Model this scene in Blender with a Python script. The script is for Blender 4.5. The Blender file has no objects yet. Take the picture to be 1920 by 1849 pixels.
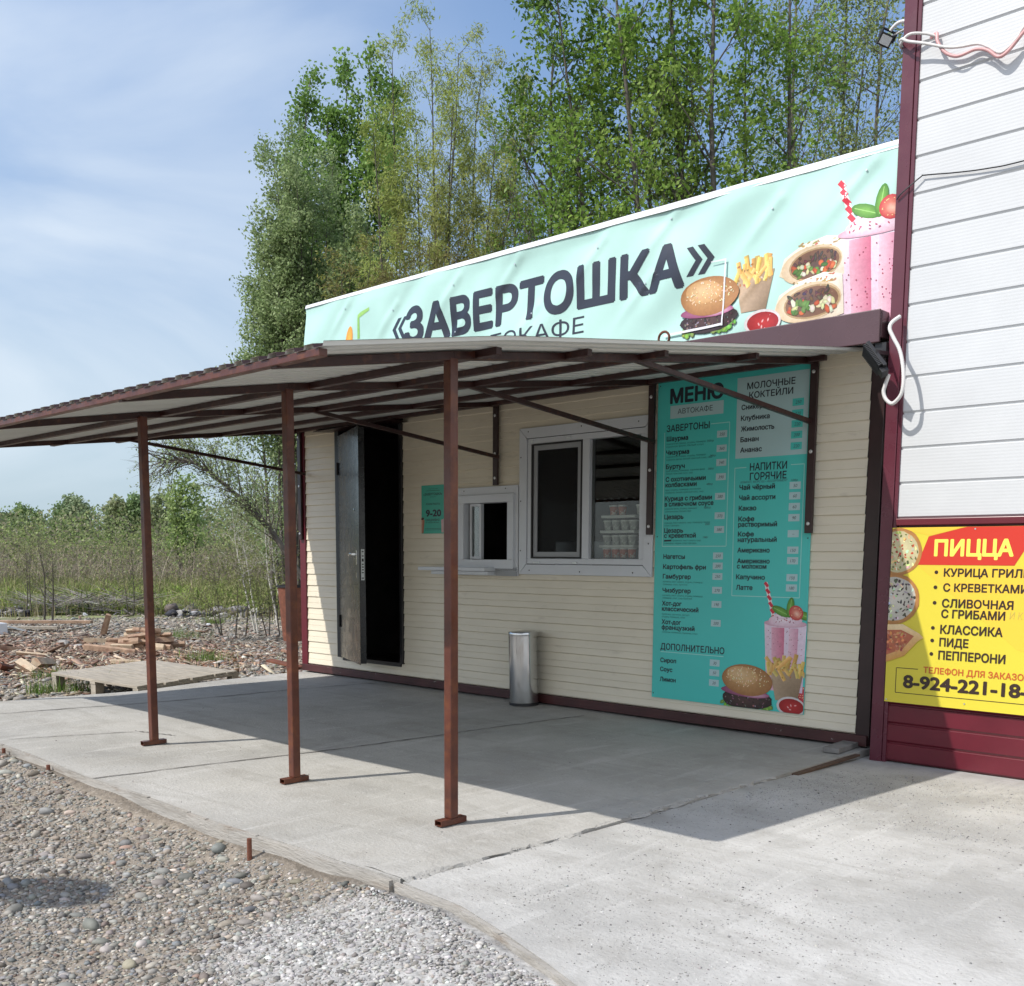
import bpy, bmesh, math, random
import numpy as np
from mathutils import Vector, Matrix
from mathutils.geometry import interpolate_bezier

# ---------------------------------------------------------------- camera, sky, sun, exposure
S = bpy.context.scene
COL = S.collection
CAM = Vector((9.0142, -6.2662, 1.2)); YAW, PITCH, ROLL, FPX = 0.7699, -0.1205, 0.0053, 1950.05
_cy, _sy, _cp, _sp = math.cos(YAW), math.sin(YAW), math.cos(PITCH), math.sin(PITCH)
FWD = Vector((-_sy * _cp, _cy * _cp, _sp)); _r = Vector((_cy, _sy, 0)); _u = _r.cross(FWD)
RGT = _r * math.cos(ROLL) + _u * math.sin(ROLL); UPV = -_r * math.sin(ROLL) + _u * math.cos(ROLL)
cd = bpy.data.cameras.new('camera'); cam = bpy.data.objects.new('camera', cd); COL.objects.link(cam)
cam.matrix_world = Matrix(((RGT.x, UPV.x, -FWD.x, CAM.x), (RGT.y, UPV.y, -FWD.y, CAM.y), (RGT.z, UPV.z, -FWD.z, CAM.z), (0, 0, 0, 1)))
cd.sensor_fit = 'HORIZONTAL'; cd.sensor_width = 36.0; cd.lens = FPX / 1920 * 36.0
cd.shift_y = (1280 - 924.5) / 1920; cd.clip_start = 0.05; cd.clip_end = 2000
S.camera = cam

def px(u, v, D):
    "a point of the place: D metres ahead, seen in direction (u, v)"
    return CAM + FWD * D + RGT * ((u - 960) / FPX * D) - UPV * ((v - 1280) / FPX * D)

SUN_EL = math.radians(49.1); SUN_DIR = Vector((-0.385, -0.923, 0))
S.view_settings.view_transform = 'Standard'; S.view_settings.look = 'None'
S.view_settings.gamma = 1.0; S.view_settings.exposure = 0.13
S.render.engine = 'CYCLES'
S.cycles.max_bounces = 6; S.cycles.transparent_max_bounces = 12; S.cycles.diffuse_bounces = 4
S.cycles.caustics_reflective = False; S.cycles.caustics_refractive = False
W = bpy.data.worlds.new('World'); S.world = W; W.use_nodes = True
nt = W.node_tree; nt.nodes.clear()
def N(t, **kw):
    n = nt.nodes.new(t)
    for k, v in kw.items():
        if k in n.inputs: n.inputs[k].default_value = v
        else: setattr(n, k, v)
    return n
sky = N('ShaderNodeTexSky', sky_type='NISHITA', sun_disc=False)
sky.sun_elevation = SUN_EL; sky.sun_rotation = math.atan2(SUN_DIR.x, SUN_DIR.y)
sky.air_density = 1.0; sky.dust_density = 0.7; sky.ozone_density = 2.0; sky.altitude = 100
tc = N('ShaderNodeTexCoord')
mp = N('ShaderNodeMapping'); mp.inputs['Scale'].default_value = (1.3, 1.3, 2.6); mp.inputs['Rotation'].default_value = (0.5, 0.35, 0.2)
nt.links.new(tc.outputs['Generated'], mp.inputs[0])
n1 = N('ShaderNodeTexNoise'); n1.inputs['Scale'].default_value = 1.7; n1.inputs['Detail'].default_value = 7; n1.inputs['Roughness'].default_value = 0.5; n1.inputs['Distortion'].default_value = 0.5
nt.links.new(mp.outputs[0], n1.inputs['Vector'])
# cirrus is thickest in one patch of the sky (high on the left), thin elsewhere
dt = N('ShaderNodeVectorMath', operation='DOT_PRODUCT'); pd = (px(140, 330, 1) - CAM).normalized(); dt.inputs[1].default_value = pd
nrm = N('ShaderNodeVectorMath', operation='NORMALIZE'); nt.links.new(tc.outputs['Generated'], nrm.inputs[0]); nt.links.new(nrm.outputs[0], dt.inputs[0])
mr = N('ShaderNodeMapRange'); mr.inputs[1].default_value = 0.92; mr.inputs[2].default_value = 0.995; mr.inputs[3].default_value = 0.03; mr.inputs[4].default_value = 0.85; mr.interpolation_type = 'SMOOTHSTEP'
nt.links.new(dt.outputs['Value'], mr.inputs[0])
rp = N('ShaderNodeMapRange'); rp.inputs[1].default_value = 0.30; rp.inputs[2].default_value = 0.70; rp.inputs[3].default_value = 0.04; rp.interpolation_type = 'SMOOTHSTEP'
nt.links.new(n1.outputs['Fac'], rp.inputs[0])
mu = N('ShaderNodeMath', operation='MULTIPLY'); nt.links.new(rp.outputs[0], mu.inputs[0]); nt.links.new(mr.outputs[0], mu.inputs[1])
mx = N('ShaderNodeMixRGB'); mx.inputs[2].default_value = (6.9, 7.6, 8.3, 1)
# sky strength scaled by direction, raised most behind the camera to fill the shade
d2 = N('ShaderNodeVectorMath', operation='DOT_PRODUCT'); d2.inputs[1].default_value = Vector((-.66, .58, .48)).normalized(); nt.links.new(nrm.outputs[0], d2.inputs[0])
m2 = N('ShaderNodeMapRange'); m2.inputs[1].default_value = -.1; m2.inputs[2].default_value = .75; m2.inputs[3].default_value = 2.0; m2.inputs[4].default_value = 1.6; m2.interpolation_type = 'SMOOTHSTEP'; nt.links.new(d2.outputs['Value'], m2.inputs[0])
sc = N('ShaderNodeVectorMath', operation='SCALE'); nt.links.new(sky.outputs[0], sc.inputs[0]); sx = N('ShaderNodeSeparateXYZ'); nt.links.new(nrm.outputs[0], sx.inputs[0]); m3 = N('ShaderNodeMapRange'); m3.inputs[1].default_value = .0; m3.inputs[2].default_value = .42; m3.inputs[3].default_value = .48; m3.inputs[4].default_value = 1.0; nt.links.new(sx.outputs[2], m3.inputs[0])
m4 = N('ShaderNodeMath', operation='MULTIPLY'); nt.links.new(m2.outputs[0], m4.inputs[0]); nt.links.new(m3.outputs[0], m4.inputs[1]); nt.links.new(m4.outputs[0], sc.inputs['Scale'])
m5 = N('ShaderNodeMapRange'); m5.inputs[1].default_value = .35; m5.inputs[2].default_value = -.35; m5.inputs[3].default_value = 0.0; m5.inputs[4].default_value = .62; nt.links.new(d2.outputs['Value'], m5.inputs[0])     # neutral glow added to the sky behind the camera to lift the shade
m7 = N('ShaderNodeMapRange'); m7.inputs[1].default_value = .22; m7.inputs[2].default_value = -.02; m7.inputs[3].default_value = 0.0; m7.inputs[4].default_value = .75; m7.interpolation_type = 'SMOOTHSTEP'; nt.links.new(sx.outputs[2], m7.inputs[0])     # pale blue air near the horizon
mh = N('ShaderNodeMixRGB'); mh.inputs[2].default_value = (3.5, 4.9, 6.3, 1); nt.links.new(m7.outputs[0], mh.inputs[0]); nt.links.new(sc.outputs[0], mh.inputs[1])
mb_ = N('ShaderNodeMixRGB'); mb_.inputs[2].default_value = (11.5, 11.5, 11.2, 1); nt.links.new(m5.outputs[0], mb_.inputs[0]); nt.links.new(mh.outputs[0], mb_.inputs[1])
nt.links.new(mu.outputs[0], mx.inputs[0]); nt.links.new(mb_.outputs[0], mx.inputs[1])
bg = N('ShaderNodeBackground'); bg.inputs['Strength'].default_value = 0.115
ow = N('ShaderNodeOutputWorld'); nt.links.new(mx.outputs[0], bg.inputs[0]); nt.links.new(bg.outputs[0], ow.inputs[0])
sl = bpy.data.lights.new('sun', 'SUN'); sl.energy = 4.3; sl.angle = math.radians(0.53); sl.color = (1.0, 0.95, 0.87)
so = bpy.data.objects.new('sun', sl); COL.objects.link(so); so.location = (0, -8, 12)
so.rotation_euler = Vector((-SUN_DIR.x * math.cos(SUN_EL), -SUN_DIR.y * math.cos(SUN_EL), -math.sin(SUN_EL))).to_track_quat('-Z', 'Y').to_euler()

# ---------------------------------------------------------------- helpers
rnd = random.Random(7)
RNG = np.random.default_rng(11)

def mat(name, col=(.5, .5, .5), rough=.6, metal=0., var=.0, scale=4., bump=0., bscale=60., spec=.5, attr=None, detail=4, spots=None, stretch=None, rvar=.0, emit=None, transl=0., coat=0.):
    "procedural material: base colour varied by noise (real wear, no shading), bump and gloss variation"
    m = bpy.data.materials.new(name); m.use_nodes = True; t = m.node_tree; b = t.nodes['Principled BSDF']
    b.inputs['Roughness'].default_value = rough; b.inputs['Metallic'].default_value = metal
    b.inputs['Specular IOR Level'].default_value = spec; b.inputs['Coat Weight'].default_value = coat
    L = t.links.new; co = t.nodes.new('ShaderNodeTexCoord').outputs['Object']
    if stretch:
        mp = t.nodes.new('ShaderNodeMapping'); mp.inputs['Scale'].default_value = stretch; L(co, mp.inputs[0]); co = mp.outputs[0]
    src = None
    if attr:
        a = t.nodes.new('ShaderNodeAttribute'); a.attribute_name = attr; src = a.outputs['Color']
    def noise(sc, d=detail, st=None):
        n = t.nodes.new('ShaderNodeTexNoise'); n.inputs['Scale'].default_value = sc; n.inputs['Detail'].default_value = d; n.inputs['Roughness'].default_value = .6; c_ = co
        if st:
            q = t.nodes.new('ShaderNodeMapping'); q.inputs['Scale'].default_value = st[:3]; q.inputs['Rotation'].default_value = (0, 0, st[3]); L(co, q.inputs[0]); c_ = q.outputs[0]; n.inputs['Distortion'].default_value = .8
        L(c_, n.inputs['Vector']); return n.outputs['Fac']
    def mix(fac, a, bb, mode='MIX'):
        q = t.nodes.new('ShaderNodeMixRGB'); q.blend_type = mode
        for i, x in enumerate((fac, a, bb)):
            if isinstance(x, (int, float)): q.inputs[i].default_value = x
            elif isinstance(x, tuple): q.inputs[i].default_value = (*x, 1)
            else: L(x, q.inputs[i])
        return q.outputs[0]
    def ramp(x, lo, hi, a=0., bb=1.):
        r = t.nodes.new('ShaderNodeMapRange'); r.inputs[1].default_value = lo; r.inputs[2].default_value = hi; r.inputs[3].default_value = a; r.inputs[4].default_value = bb; L(x, r.inputs[0]); return r.outputs[0]
    c = src if src is not None else tuple(col)
    if var:
        g = ramp(noise(scale), .3, .7, 1 - var, 1 + var)
        gg = t.nodes.new('ShaderNodeCombineColor')
        for i in range(3): L(g, gg.inputs[i])
        c = mix(1.0, c, gg.outputs[0], 'MULTIPLY')
    for sp in (spots or []):        # (colour, scale, lo, hi, strength)
        c = mix(ramp(noise(sp[1], 5, sp[5] if len(sp) > 5 else None), sp[2], sp[3], 0, sp[4]), c, sp[0])
    if isinstance(c, tuple): b.inputs['Base Color'].default_value = (*c, 1)
    else: L(c, b.inputs['Base Color'])
    if rvar: L(ramp(noise(scale * 1.7), .3, .7, max(0, rough - rvar), min(1, rough + rvar)), b.inputs['Roughness'])
    if bump:
        bp = t.nodes.new('ShaderNodeBump'); bp.inputs['Strength'].default_value = bump; bp.inputs['Distance'].default_value = .01; L(noise(bscale, 6), bp.inputs['Height']); L(bp.outputs[0], b.inputs['Normal'])
    if emit:
        b.inputs['Emission Color'].default_value = (*emit[0], 1); b.inputs['Emission Strength'].default_value = emit[1]
    if transl:
        tr = t.nodes.new('ShaderNodeBsdfTranslucent'); ms = t.nodes.new('ShaderNodeMixShader'); ms.inputs[0].default_value = transl
        if isinstance(c, tuple): tr.inputs[0].default_value = (*c, 1)
        else: L(c, tr.inputs[0])
        L(b.outputs[0], ms.inputs[1]); L(tr.outputs[0], ms.inputs[2]); L(ms.outputs[0], t.nodes['Material Output'].inputs[0])
    return m

def glass(name, tint=(.90, .93, .92)):
    m = bpy.data.materials.new(name); m.use_nodes = True; t = m.node_tree; t.nodes.clear(); L = t.links.new
    o = t.nodes.new('ShaderNodeOutputMaterial'); tr = t.nodes.new('ShaderNodeBsdfTransparent'); gl = t.nodes.new('ShaderNodeBsdfGlossy'); ms = t.nodes.new('ShaderNodeMixShader'); fr = t.nodes.new('ShaderNodeFresnel')
    tr.inputs[0].default_value = (*tint, 1); gl.inputs['Roughness'].default_value = .0; fr.inputs[0].default_value = 1.36
    L(fr.outputs[0], ms.inputs[0]); L(tr.outputs[0], ms.inputs[1]); L(gl.outputs[0], ms.inputs[2]); L(ms.outputs[0], o.inputs[0]); return m

def root_loc(p):
    while p.parent: p = p.parent
    return Vector(p.location)

def tag(o, label=None, cat=None, group=None, kind=None):
    if label: o['label'] = label
    if cat: o['category'] = cat
    if group: o['group'] = group
    if kind: o['kind'] = kind
    return o

def thing(name, label, cat, loc, group=None):
    o = bpy.data.objects.new(name, None); COL.objects.link(o); o.location = loc; o.empty_display_size = .1
    return tag(o, label, cat, group)

class MB:
    "collects faces in world coordinates; build() links them as one mesh object"
    def __init__(s): s.v = []; s.f = []; s.m = []; s.c = []; s.col = False
    def face(s, pts, mi=0, col=None):
        k = len(s.v); s.v += [tuple(p) for p in pts]; s.f.append(tuple(range(k, k + len(pts)))); s.m.append(mi)
        if col is not None: s.col = True
        s.c.append(col)
    def mesh(s, vs, fs, mi=0):
        k = len(s.v); s.v += [tuple(p) for p in vs]
        for f in fs: s.f.append(tuple(i + k for i in f)); s.m.append(mi); s.c.append(None)
    def box(s, x0, x1, y0, y1, z0, z1, mi=0, M=None):
        vs = [(x, y, z) for z in (z0, z1) for x, y in ((x0, y0), (x1, y0), (x1, y1), (x0, y1))]
        if M is not None: vs = [M @ Vector(v) for v in vs]
        s.mesh(vs, [(0, 3, 2, 1), (4, 5, 6, 7), (0, 1, 5, 4), (1, 2, 6, 5), (2, 3, 7, 6), (3, 0, 4, 7)], mi)
    def bar(s, p, q, w, h, mi=0, up=(0, 0, 1)):
        p = Vector(p); q = Vector(q); d = (q - p).normalized(); a = d.cross(Vector(up))
        if a.length < 1e-4: a = d.cross(Vector((1, 0, 0)))
        a.normalize(); b = a.cross(d)
        vs = [c + a * (i * w / 2) + b * (j * h / 2) for c in (p, q) for i, j in ((-1, -1), (1, -1), (1, 1), (-1, 1))]
        s.mesh(vs, [(0, 1, 2, 3), (7, 6, 5, 4), (0, 4, 5, 1), (1, 5, 6, 2), (2, 6, 7, 3), (3, 7, 4, 0)], mi)
    def tube(s, pts, r, n=8, mi=0, caps=True):
        pts = [Vector(p) for p in pts]; R = r if isinstance(r, (list, tuple)) else [r] * len(pts)
        k = len(s.v); a = None
        for i, p in enumerate(pts):
            d = (pts[min(i + 1, len(pts) - 1)] - pts[max(i - 1, 0)]).normalized()
            if a is None: a = d.cross(Vector((0.31, .2, .93)));
            a = (a - d * a.dot(d)).normalized(); b = d.cross(a)
            for j in range(n):
                t = 2 * math.pi * j / n; s.v.append(tuple(p + (a * math.cos(t) + b * math.sin(t)) * R[i]))
        for i in range(len(pts) - 1):
            for j in range(n):
                s.f.append((k + i * n + j, k + i * n + (j + 1) % n, k + (i + 1) * n + (j + 1) % n, k + (i + 1) * n + j)); s.m.append(mi); s.c.append(None)
        if caps:
            s.f.append(tuple(k + j for j in reversed(range(n)))); s.f.append(tuple(k + (len(pts) - 1) * n + j for j in range(n))); s.m += [mi, mi]; s.c += [None, None]
    def lathe(s, prof, c, n=32, mi=0):
        k = len(s.v); c = Vector(c)
        for r, z in prof:
            for j in range(n):
                t = 2 * math.pi * j / n; s.v.append((c.x + r * math.cos(t), c.y + r * math.sin(t), c.z + z))
        for i in range(len(prof) - 1):
            for j in range(n):
                s.f.append((k + i * n + j, k + i * n + (j + 1) % n, k + (i + 1) * n + (j + 1) % n, k + (i + 1) * n + j)); s.m.append(mi); s.c.append(None)
    def build(s, name, mats, parent=None, smooth=None, bevel=0., loc=None, warp=None, grid=.025, clip=None):
        base = root_loc(parent) if parent else Vector(loc or (0, 0, 0))
        me = bpy.data.meshes.new(name); mats = mats if isinstance(mats, (list, tuple)) else [mats]
        me.from_pydata([tuple(Vector(v) - base) for v in s.v] if not warp and not clip else s.v, [], s.f); 
        me.polygons.foreach_set('material_index', s.m)
        if s.col:
            at = me.color_attributes.new('Col', 'FLOAT_COLOR', 'CORNER'); buf = []
            for f, c in zip(s.f, s.c):
                if c is None: c = (1, 1, 1)
                cs = [c] * len(f) if not isinstance(c[0], (tuple, list)) else c
                for q in cs: buf += [*q, 1.0]
            at.data.foreach_set('color', buf)
        if warp or clip:
            bm = bmesh.new(); bm.from_mesh(me)
            def cut(co, no, **kw): bmesh.ops.bisect_plane(bm, geom=bm.verts[:] + bm.edges[:] + bm.faces[:], plane_co=co, plane_no=no, dist=1e-6, **kw)
            for co, no in (clip or []): cut(co, no, clear_outer=True)
            if warp:
                xs = [v.co.x for v in bm.verts]; zs = [v.co.z for v in bm.verts]
                for i in range(int(min(xs) / grid) + 1, int(max(xs) / grid) + 1): cut((i * grid, 0, 0), (1, 0, 0))
                for i in range(int(min(zs) / grid) + 1, int(max(zs) / grid) + 1): cut((0, 0, i * grid), (0, 0, 1))
                for v in bm.verts: v.co.y += warp(v.co.x, v.co.z)
            for v in bm.verts: v.co -= base
            bm.to_mesh(me); bm.free()
        for m in mats: me.materials.append(m)
        if smooth is not None:
            me.polygons.foreach_set('use_smooth', [True] * len(me.polygons))
            if smooth < 180: me.set_sharp_from_angle(angle=math.radians(smooth))
        o = bpy.data.objects.new(name, me); COL.objects.link(o)
        if parent: o.parent = parent
        else: o.location = base
        if bevel:
            b = o.modifiers.new('bevel', 'BEVEL'); b.width = bevel; b.segments = 2; b.limit_method = 'ANGLE'; b.angle_limit = .6; b.harden_normals = False
        return o

def npmesh(name, verts, faces, mats, parent=None, fcol=None, loc=(0, 0, 0), smooth=False, midx=None):
    "fast mesh from arrays; faces is (n, k); fcol gives one colour per face"
    base = root_loc(parent) if parent else Vector(loc)
    me = bpy.data.meshes.new(name); v = np.asarray(verts, np.float32) - np.array(base, np.float32); f = np.asarray(faces, np.int32); n, k = f.shape
    me.vertices.add(len(v)); me.vertices.foreach_set('co', v.ravel())
    me.loops.add(n * k); me.loops.foreach_set('vertex_index', f.ravel())
    me.polygons.add(n); me.polygons.foreach_set('loop_start', np.arange(0, n * k, k, dtype=np.int32)); me.polygons.foreach_set('loop_total', np.full(n, k, np.int32))
    for m in (mats if isinstance(mats, (list, tuple)) else [mats]): me.materials.append(m)
    if midx is not None: me.polygons.foreach_set('material_index', np.asarray(midx, np.int32))
    if fcol is not None:
        at = me.color_attributes.new('Col', 'FLOAT_COLOR', 'CORNER'); c = np.ones((n, k, 4), np.float32); c[:, :, :3] = np.asarray(fcol)[:, None, :]; at.data.foreach_set('color', c.ravel())
    me.update(calc_edges=True)
    if smooth: me.polygons.foreach_set('use_smooth', np.ones(n, bool))
    o = bpy.data.objects.new(name, me); COL.objects.link(o)
    if parent: o.parent = parent
    else: o.location = base
    return o

# lettering: words become flat mesh faces standing in the plane of their sign
_tc = bpy.data.curves.new('lettering_source', 'FONT'); _to = bpy.data.objects.new('lettering_source', _tc); COL.objects.link(_to); _tc.resolution_u = 4
_lc = {}
def letters(s, bold=0):
    "outline curves of the words, each closed contour filled on its own (the font's strokes overlap)"
    if s in _lc: return _lc[s]
    _tc.body = s; _tc.offset = 0; dg = bpy.context.evaluated_depsgraph_get(); dg.update(); cu = _to.evaluated_get(dg).to_curve(dg); C = []
    for sp in cu.splines:
        if sp.type == 'BEZIER':
            P = []; bz = sp.bezier_points; n = len(bz)
            for a in range(n):
                p, q = bz[a], bz[(a + 1) % n]
                straight = (p.handle_right - p.co).cross(q.co - p.co).length < 1e-5 and (q.handle_left - q.co).cross(q.co - p.co).length < 1e-5
                P += [tuple(x[:2]) for x in ([p.co] if straight else interpolate_bezier(p.co, p.handle_right, q.handle_left, q.co, 6)[:-1])]
        else: P = [tuple(x.co[:2]) for x in sp.points]
        Q = [p for k, p in enumerate(P) if math.hypot(p[0] - P[k - 1][0], p[1] - P[k - 1][1]) > 1e-5]
        if len(Q) > 2: C.append((sum(Q[k - 1][0] * Q[k][1] - Q[k][0] * Q[k - 1][1] for k in range(len(Q))) / 2, Q))
    _to.evaluated_get(dg).to_curve_clear()
    G = []          # contours that overlap sideways belong to one glyph
    for c in sorted((c[1] for c in C), key=lambda q: min(p[0] for p in q)):
        lo, hi = min(p[0] for p in c), max(p[0] for p in c)
        if G and lo < G[-1][1] - 1e-3: G[-1][0].append(c); G[-1][1] = max(G[-1][1], hi)
        else: G.append([[c], hi])
    V, Fs = [], []
    for cs, _ in G:     # non-zero winding fill, cut into flat trapezoids row by row
        E = [(q[k - 1], q[k]) for q in cs for k in range(len(q)) if abs(q[k - 1][1] - q[k][1]) > 1e-7]; raw = sorted({p[1] for q in cs for p in q}); ys = []
        for y in raw:
            if not ys or y - ys[-1] > .0035: ys.append(y)
        ys[-1] = raw[-1]; full = []
        for a, b in zip(ys[:-1], ys[1:]):
            n = max(1, int((b - a) / .05)); full += [a + (b - a) * k / n for k in range(n)]
        full.append(ys[-1])
        for a, b in zip(full[:-1], full[1:]):
            m = (a + b) / 2; X = []
            for p, q in E:
                if (p[1] > m) != (q[1] > m):
                    f = lambda y: p[0] + (q[0] - p[0]) * (min(max(y, min(p[1], q[1])), max(p[1], q[1])) - p[1]) / (q[1] - p[1])
                    X.append((f(m), 1 if q[1] > p[1] else -1, f(a), f(b)))
            X.sort(); w = 0; st = None
            for x in X:
                w0 = w; w += x[1]
                if w0 == 0: st = x
                elif w == 0:
                    k = len(V); V += [(st[2], a, 0), (max(x[2], st[2]), a, 0), (max(x[3], st[3]), b, 0), (st[3], b, 0)]; Fs.append((k, k + 1, k + 2, k + 3))
    _lc[s] = (V, Fs); return _lc[s]
_cap = {}
def text(mb, s, x0, z0, h, y, x1=None, bold=.018, align='l', mi=0, slope=0., shear=0.):
    if bold not in _cap: _cap[bold] = max(p[1] for p in letters('Н', bold)[0])
    v, f = letters(s, bold); k = h / _cap[bold]; a = min(p[0] for p in v); b = max(p[0] for p in v); kx = (x1 - x0) / (b - a) if x1 else k
    off = 0 if align == 'l' else -(b - a) * kx / 2
    # heavier weights: the same outline stamped in a small circle, each stamp a hair above the last
    st = [(0, 0)] if bold < .008 else [(math.cos(t) * bold, math.sin(t) * bold) for t in np.arange(8 if bold > .03 else 4) * (math.pi / (4 if bold > .03 else 2)) + .4]
    for i, (dx, dz) in enumerate(st): mb.mesh([(x0 + off + (p[0] + dx - a) * kx + shear * p[1] * k, y - i * 3e-5 - p[2] * 5e-6, z0 + (p[1] + dz) * k + slope * (p[0] - a) * kx) for p in v], f, mi)

class Pic(MB):
    "a printed picture: many small flat shapes of ink, each a hair above the last"
    def __init__(s, y, ox=0., oz=0., k=1., st=1.5e-5): super().__init__(); s.y = y; s.st = st; s.o = (ox, oz, k)
    def P(s, x, z): return (s.o[0] + x * s.o[2], s.y, s.o[1] + z * s.o[2])
    def poly(s, pts, col, cols=None): s.y -= s.st; s.face([s.P(*p) for p in pts], 0, cols or tuple(col))
    def ell(s, cx, cz, rx, rz, c0, c1=None, rot=0., n=16, a0=0., a1=2 * math.pi, wob=0., hi=(0, 0)):
        s.y -= s.st; c1 = c1 or c0; cr, sr = math.cos(rot), math.sin(rot); full = abs(a1 - a0) > 6.2
        ring = []
        for i in range(n if full else n + 1):
            t = a0 + (a1 - a0) * i / n; w = 1 + wob * (rnd.random() - .5); x, z = rx * math.cos(t) * w, rz * math.sin(t) * w
            ring.append((cx + x * cr - z * sr, cz + x * sr + z * cr))
        c = (cx + hi[0] * rx, cz + hi[1] * rz)
        for i in range(len(ring) if full else len(ring) - 1):
            q = ring[(i + 1) % len(ring)]; s.face([s.P(*c), s.P(*ring[i]), s.P(*q)], 0, (tuple(c0), tuple(c1), tuple(c1)))
    def stick(s, x0, z0, x1, z1, w, c0, c1=None):
        d = math.hypot(x1 - x0, z1 - z0) or 1; nx, nz = -(z1 - z0) / d * w / 2, (x1 - x0) / d * w / 2; c1 = c1 or c0
        s.poly([(x0 - nx, z0 - nz), (x1 - nx, z1 - nz), (x1 + nx, z1 + nz), (x0 + nx, z0 + nz)], None, (tuple(c1), tuple(c1), tuple(c0), tuple(c0)))

def jit(c, a): return tuple(max(0, min(1, x * (1 + a * (rnd.random() - .5) * 2))) for x in c)

def pic_burger(p):          # about 2 wide, 1.5 high round (0, 0)
    for i in range(46):
        t = rnd.uniform(-1, 1); p.ell(t * .98, -.52 + rnd.uniform(-.16, .12) - .05 * abs(t), rnd.uniform(.06, .13), rnd.uniform(.04, .1), jit((.28, .5, .08), .5), jit((.1, .25, .03), .4), rnd.uniform(0, 3), 7, wob=.5)
    p.ell(0, -.36, .96, .34, (.09, .045, .04), (.025, .012, .012), 0, 22, wob=.1)
    for i in range(70):
        p.ell(rnd.uniform(-.85, .85), -.4 + rnd.uniform(-.2, .2), rnd.uniform(.02, .06), rnd.uniform(.012, .03), jit(rnd.choice([(.2, .12, .12), (.05, .03, .03), (.3, .22, .25), (.02, .01, .01)]), .4), None, rnd.uniform(0, 3), 6, wob=.4)
    p.ell(-.1, -.12, .9, .16, (.42, .16, .25), (.25, .06, .14), -.05, 20, wob=.06); p.ell(.35, -.2, .5, .09, (.62, .4, .5), (.35, .1, .2), .05, 14)
    p.y -= p.st * 12; p.ell(-.02, .28, .96, .52, (.62, .36, .15), (.34, .15, .05), -.06, 30, hi=(-.35, .25)); p.ell(-.2, .42, .6, .3, (.72, .5, .27), (.58, .33, .14), -.1, 22, hi=(-.2, .2))
    for i in range(90):
        t = rnd.uniform(0, 6.28); r = math.sqrt(rnd.random()); p.ell(.82 * r * math.cos(t), .38 + .34 * r * math.sin(t), .026, .013, jit((.85, .72, .48), .2), None, rnd.uniform(0, 3), 6)

def pic_fries(p):           # cup from -.75 to .75, base at -1.1
    for i in range(7): x = rnd.uniform(-.6, .6); p.stick(x * .5, -.2, x * 1.1, rnd.uniform(.35, .75), .17, jit((.62, .42, .12), .2), jit((.45, .24, .05), .2))
    p.y -= p.st * 14; p.poly([(-.72, .18), (.75, .12), (.5, -1.1), (-.42, -1.1)], None, ((.5, .36, .24), (.36, .25, .16), (.22, .15, .09), (.42, .3, .2)))
    p.y -= p.st * 14
    for i in range(18):
        x = rnd.uniform(-.75, .75); z = rnd.uniform(-.1, .35); a = rnd.uniform(-.9, .9); l = rnd.uniform(.25, .5)
        p.stick(x - l * math.sin(a) * .5, z - l * .5, x + l * math.sin(a), z + l * math.cos(a) * .8, .15, jit((.85, .62, .2), .15), jit((.6, .34, .07), .2))
    for i in range(14): p.ell(rnd.uniform(-.7, .7), rnd.uniform(-.25, .5), .05, .03, jit((.45, .2, .05), .3), None, rnd.uniform(0, 3), 6)

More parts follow.
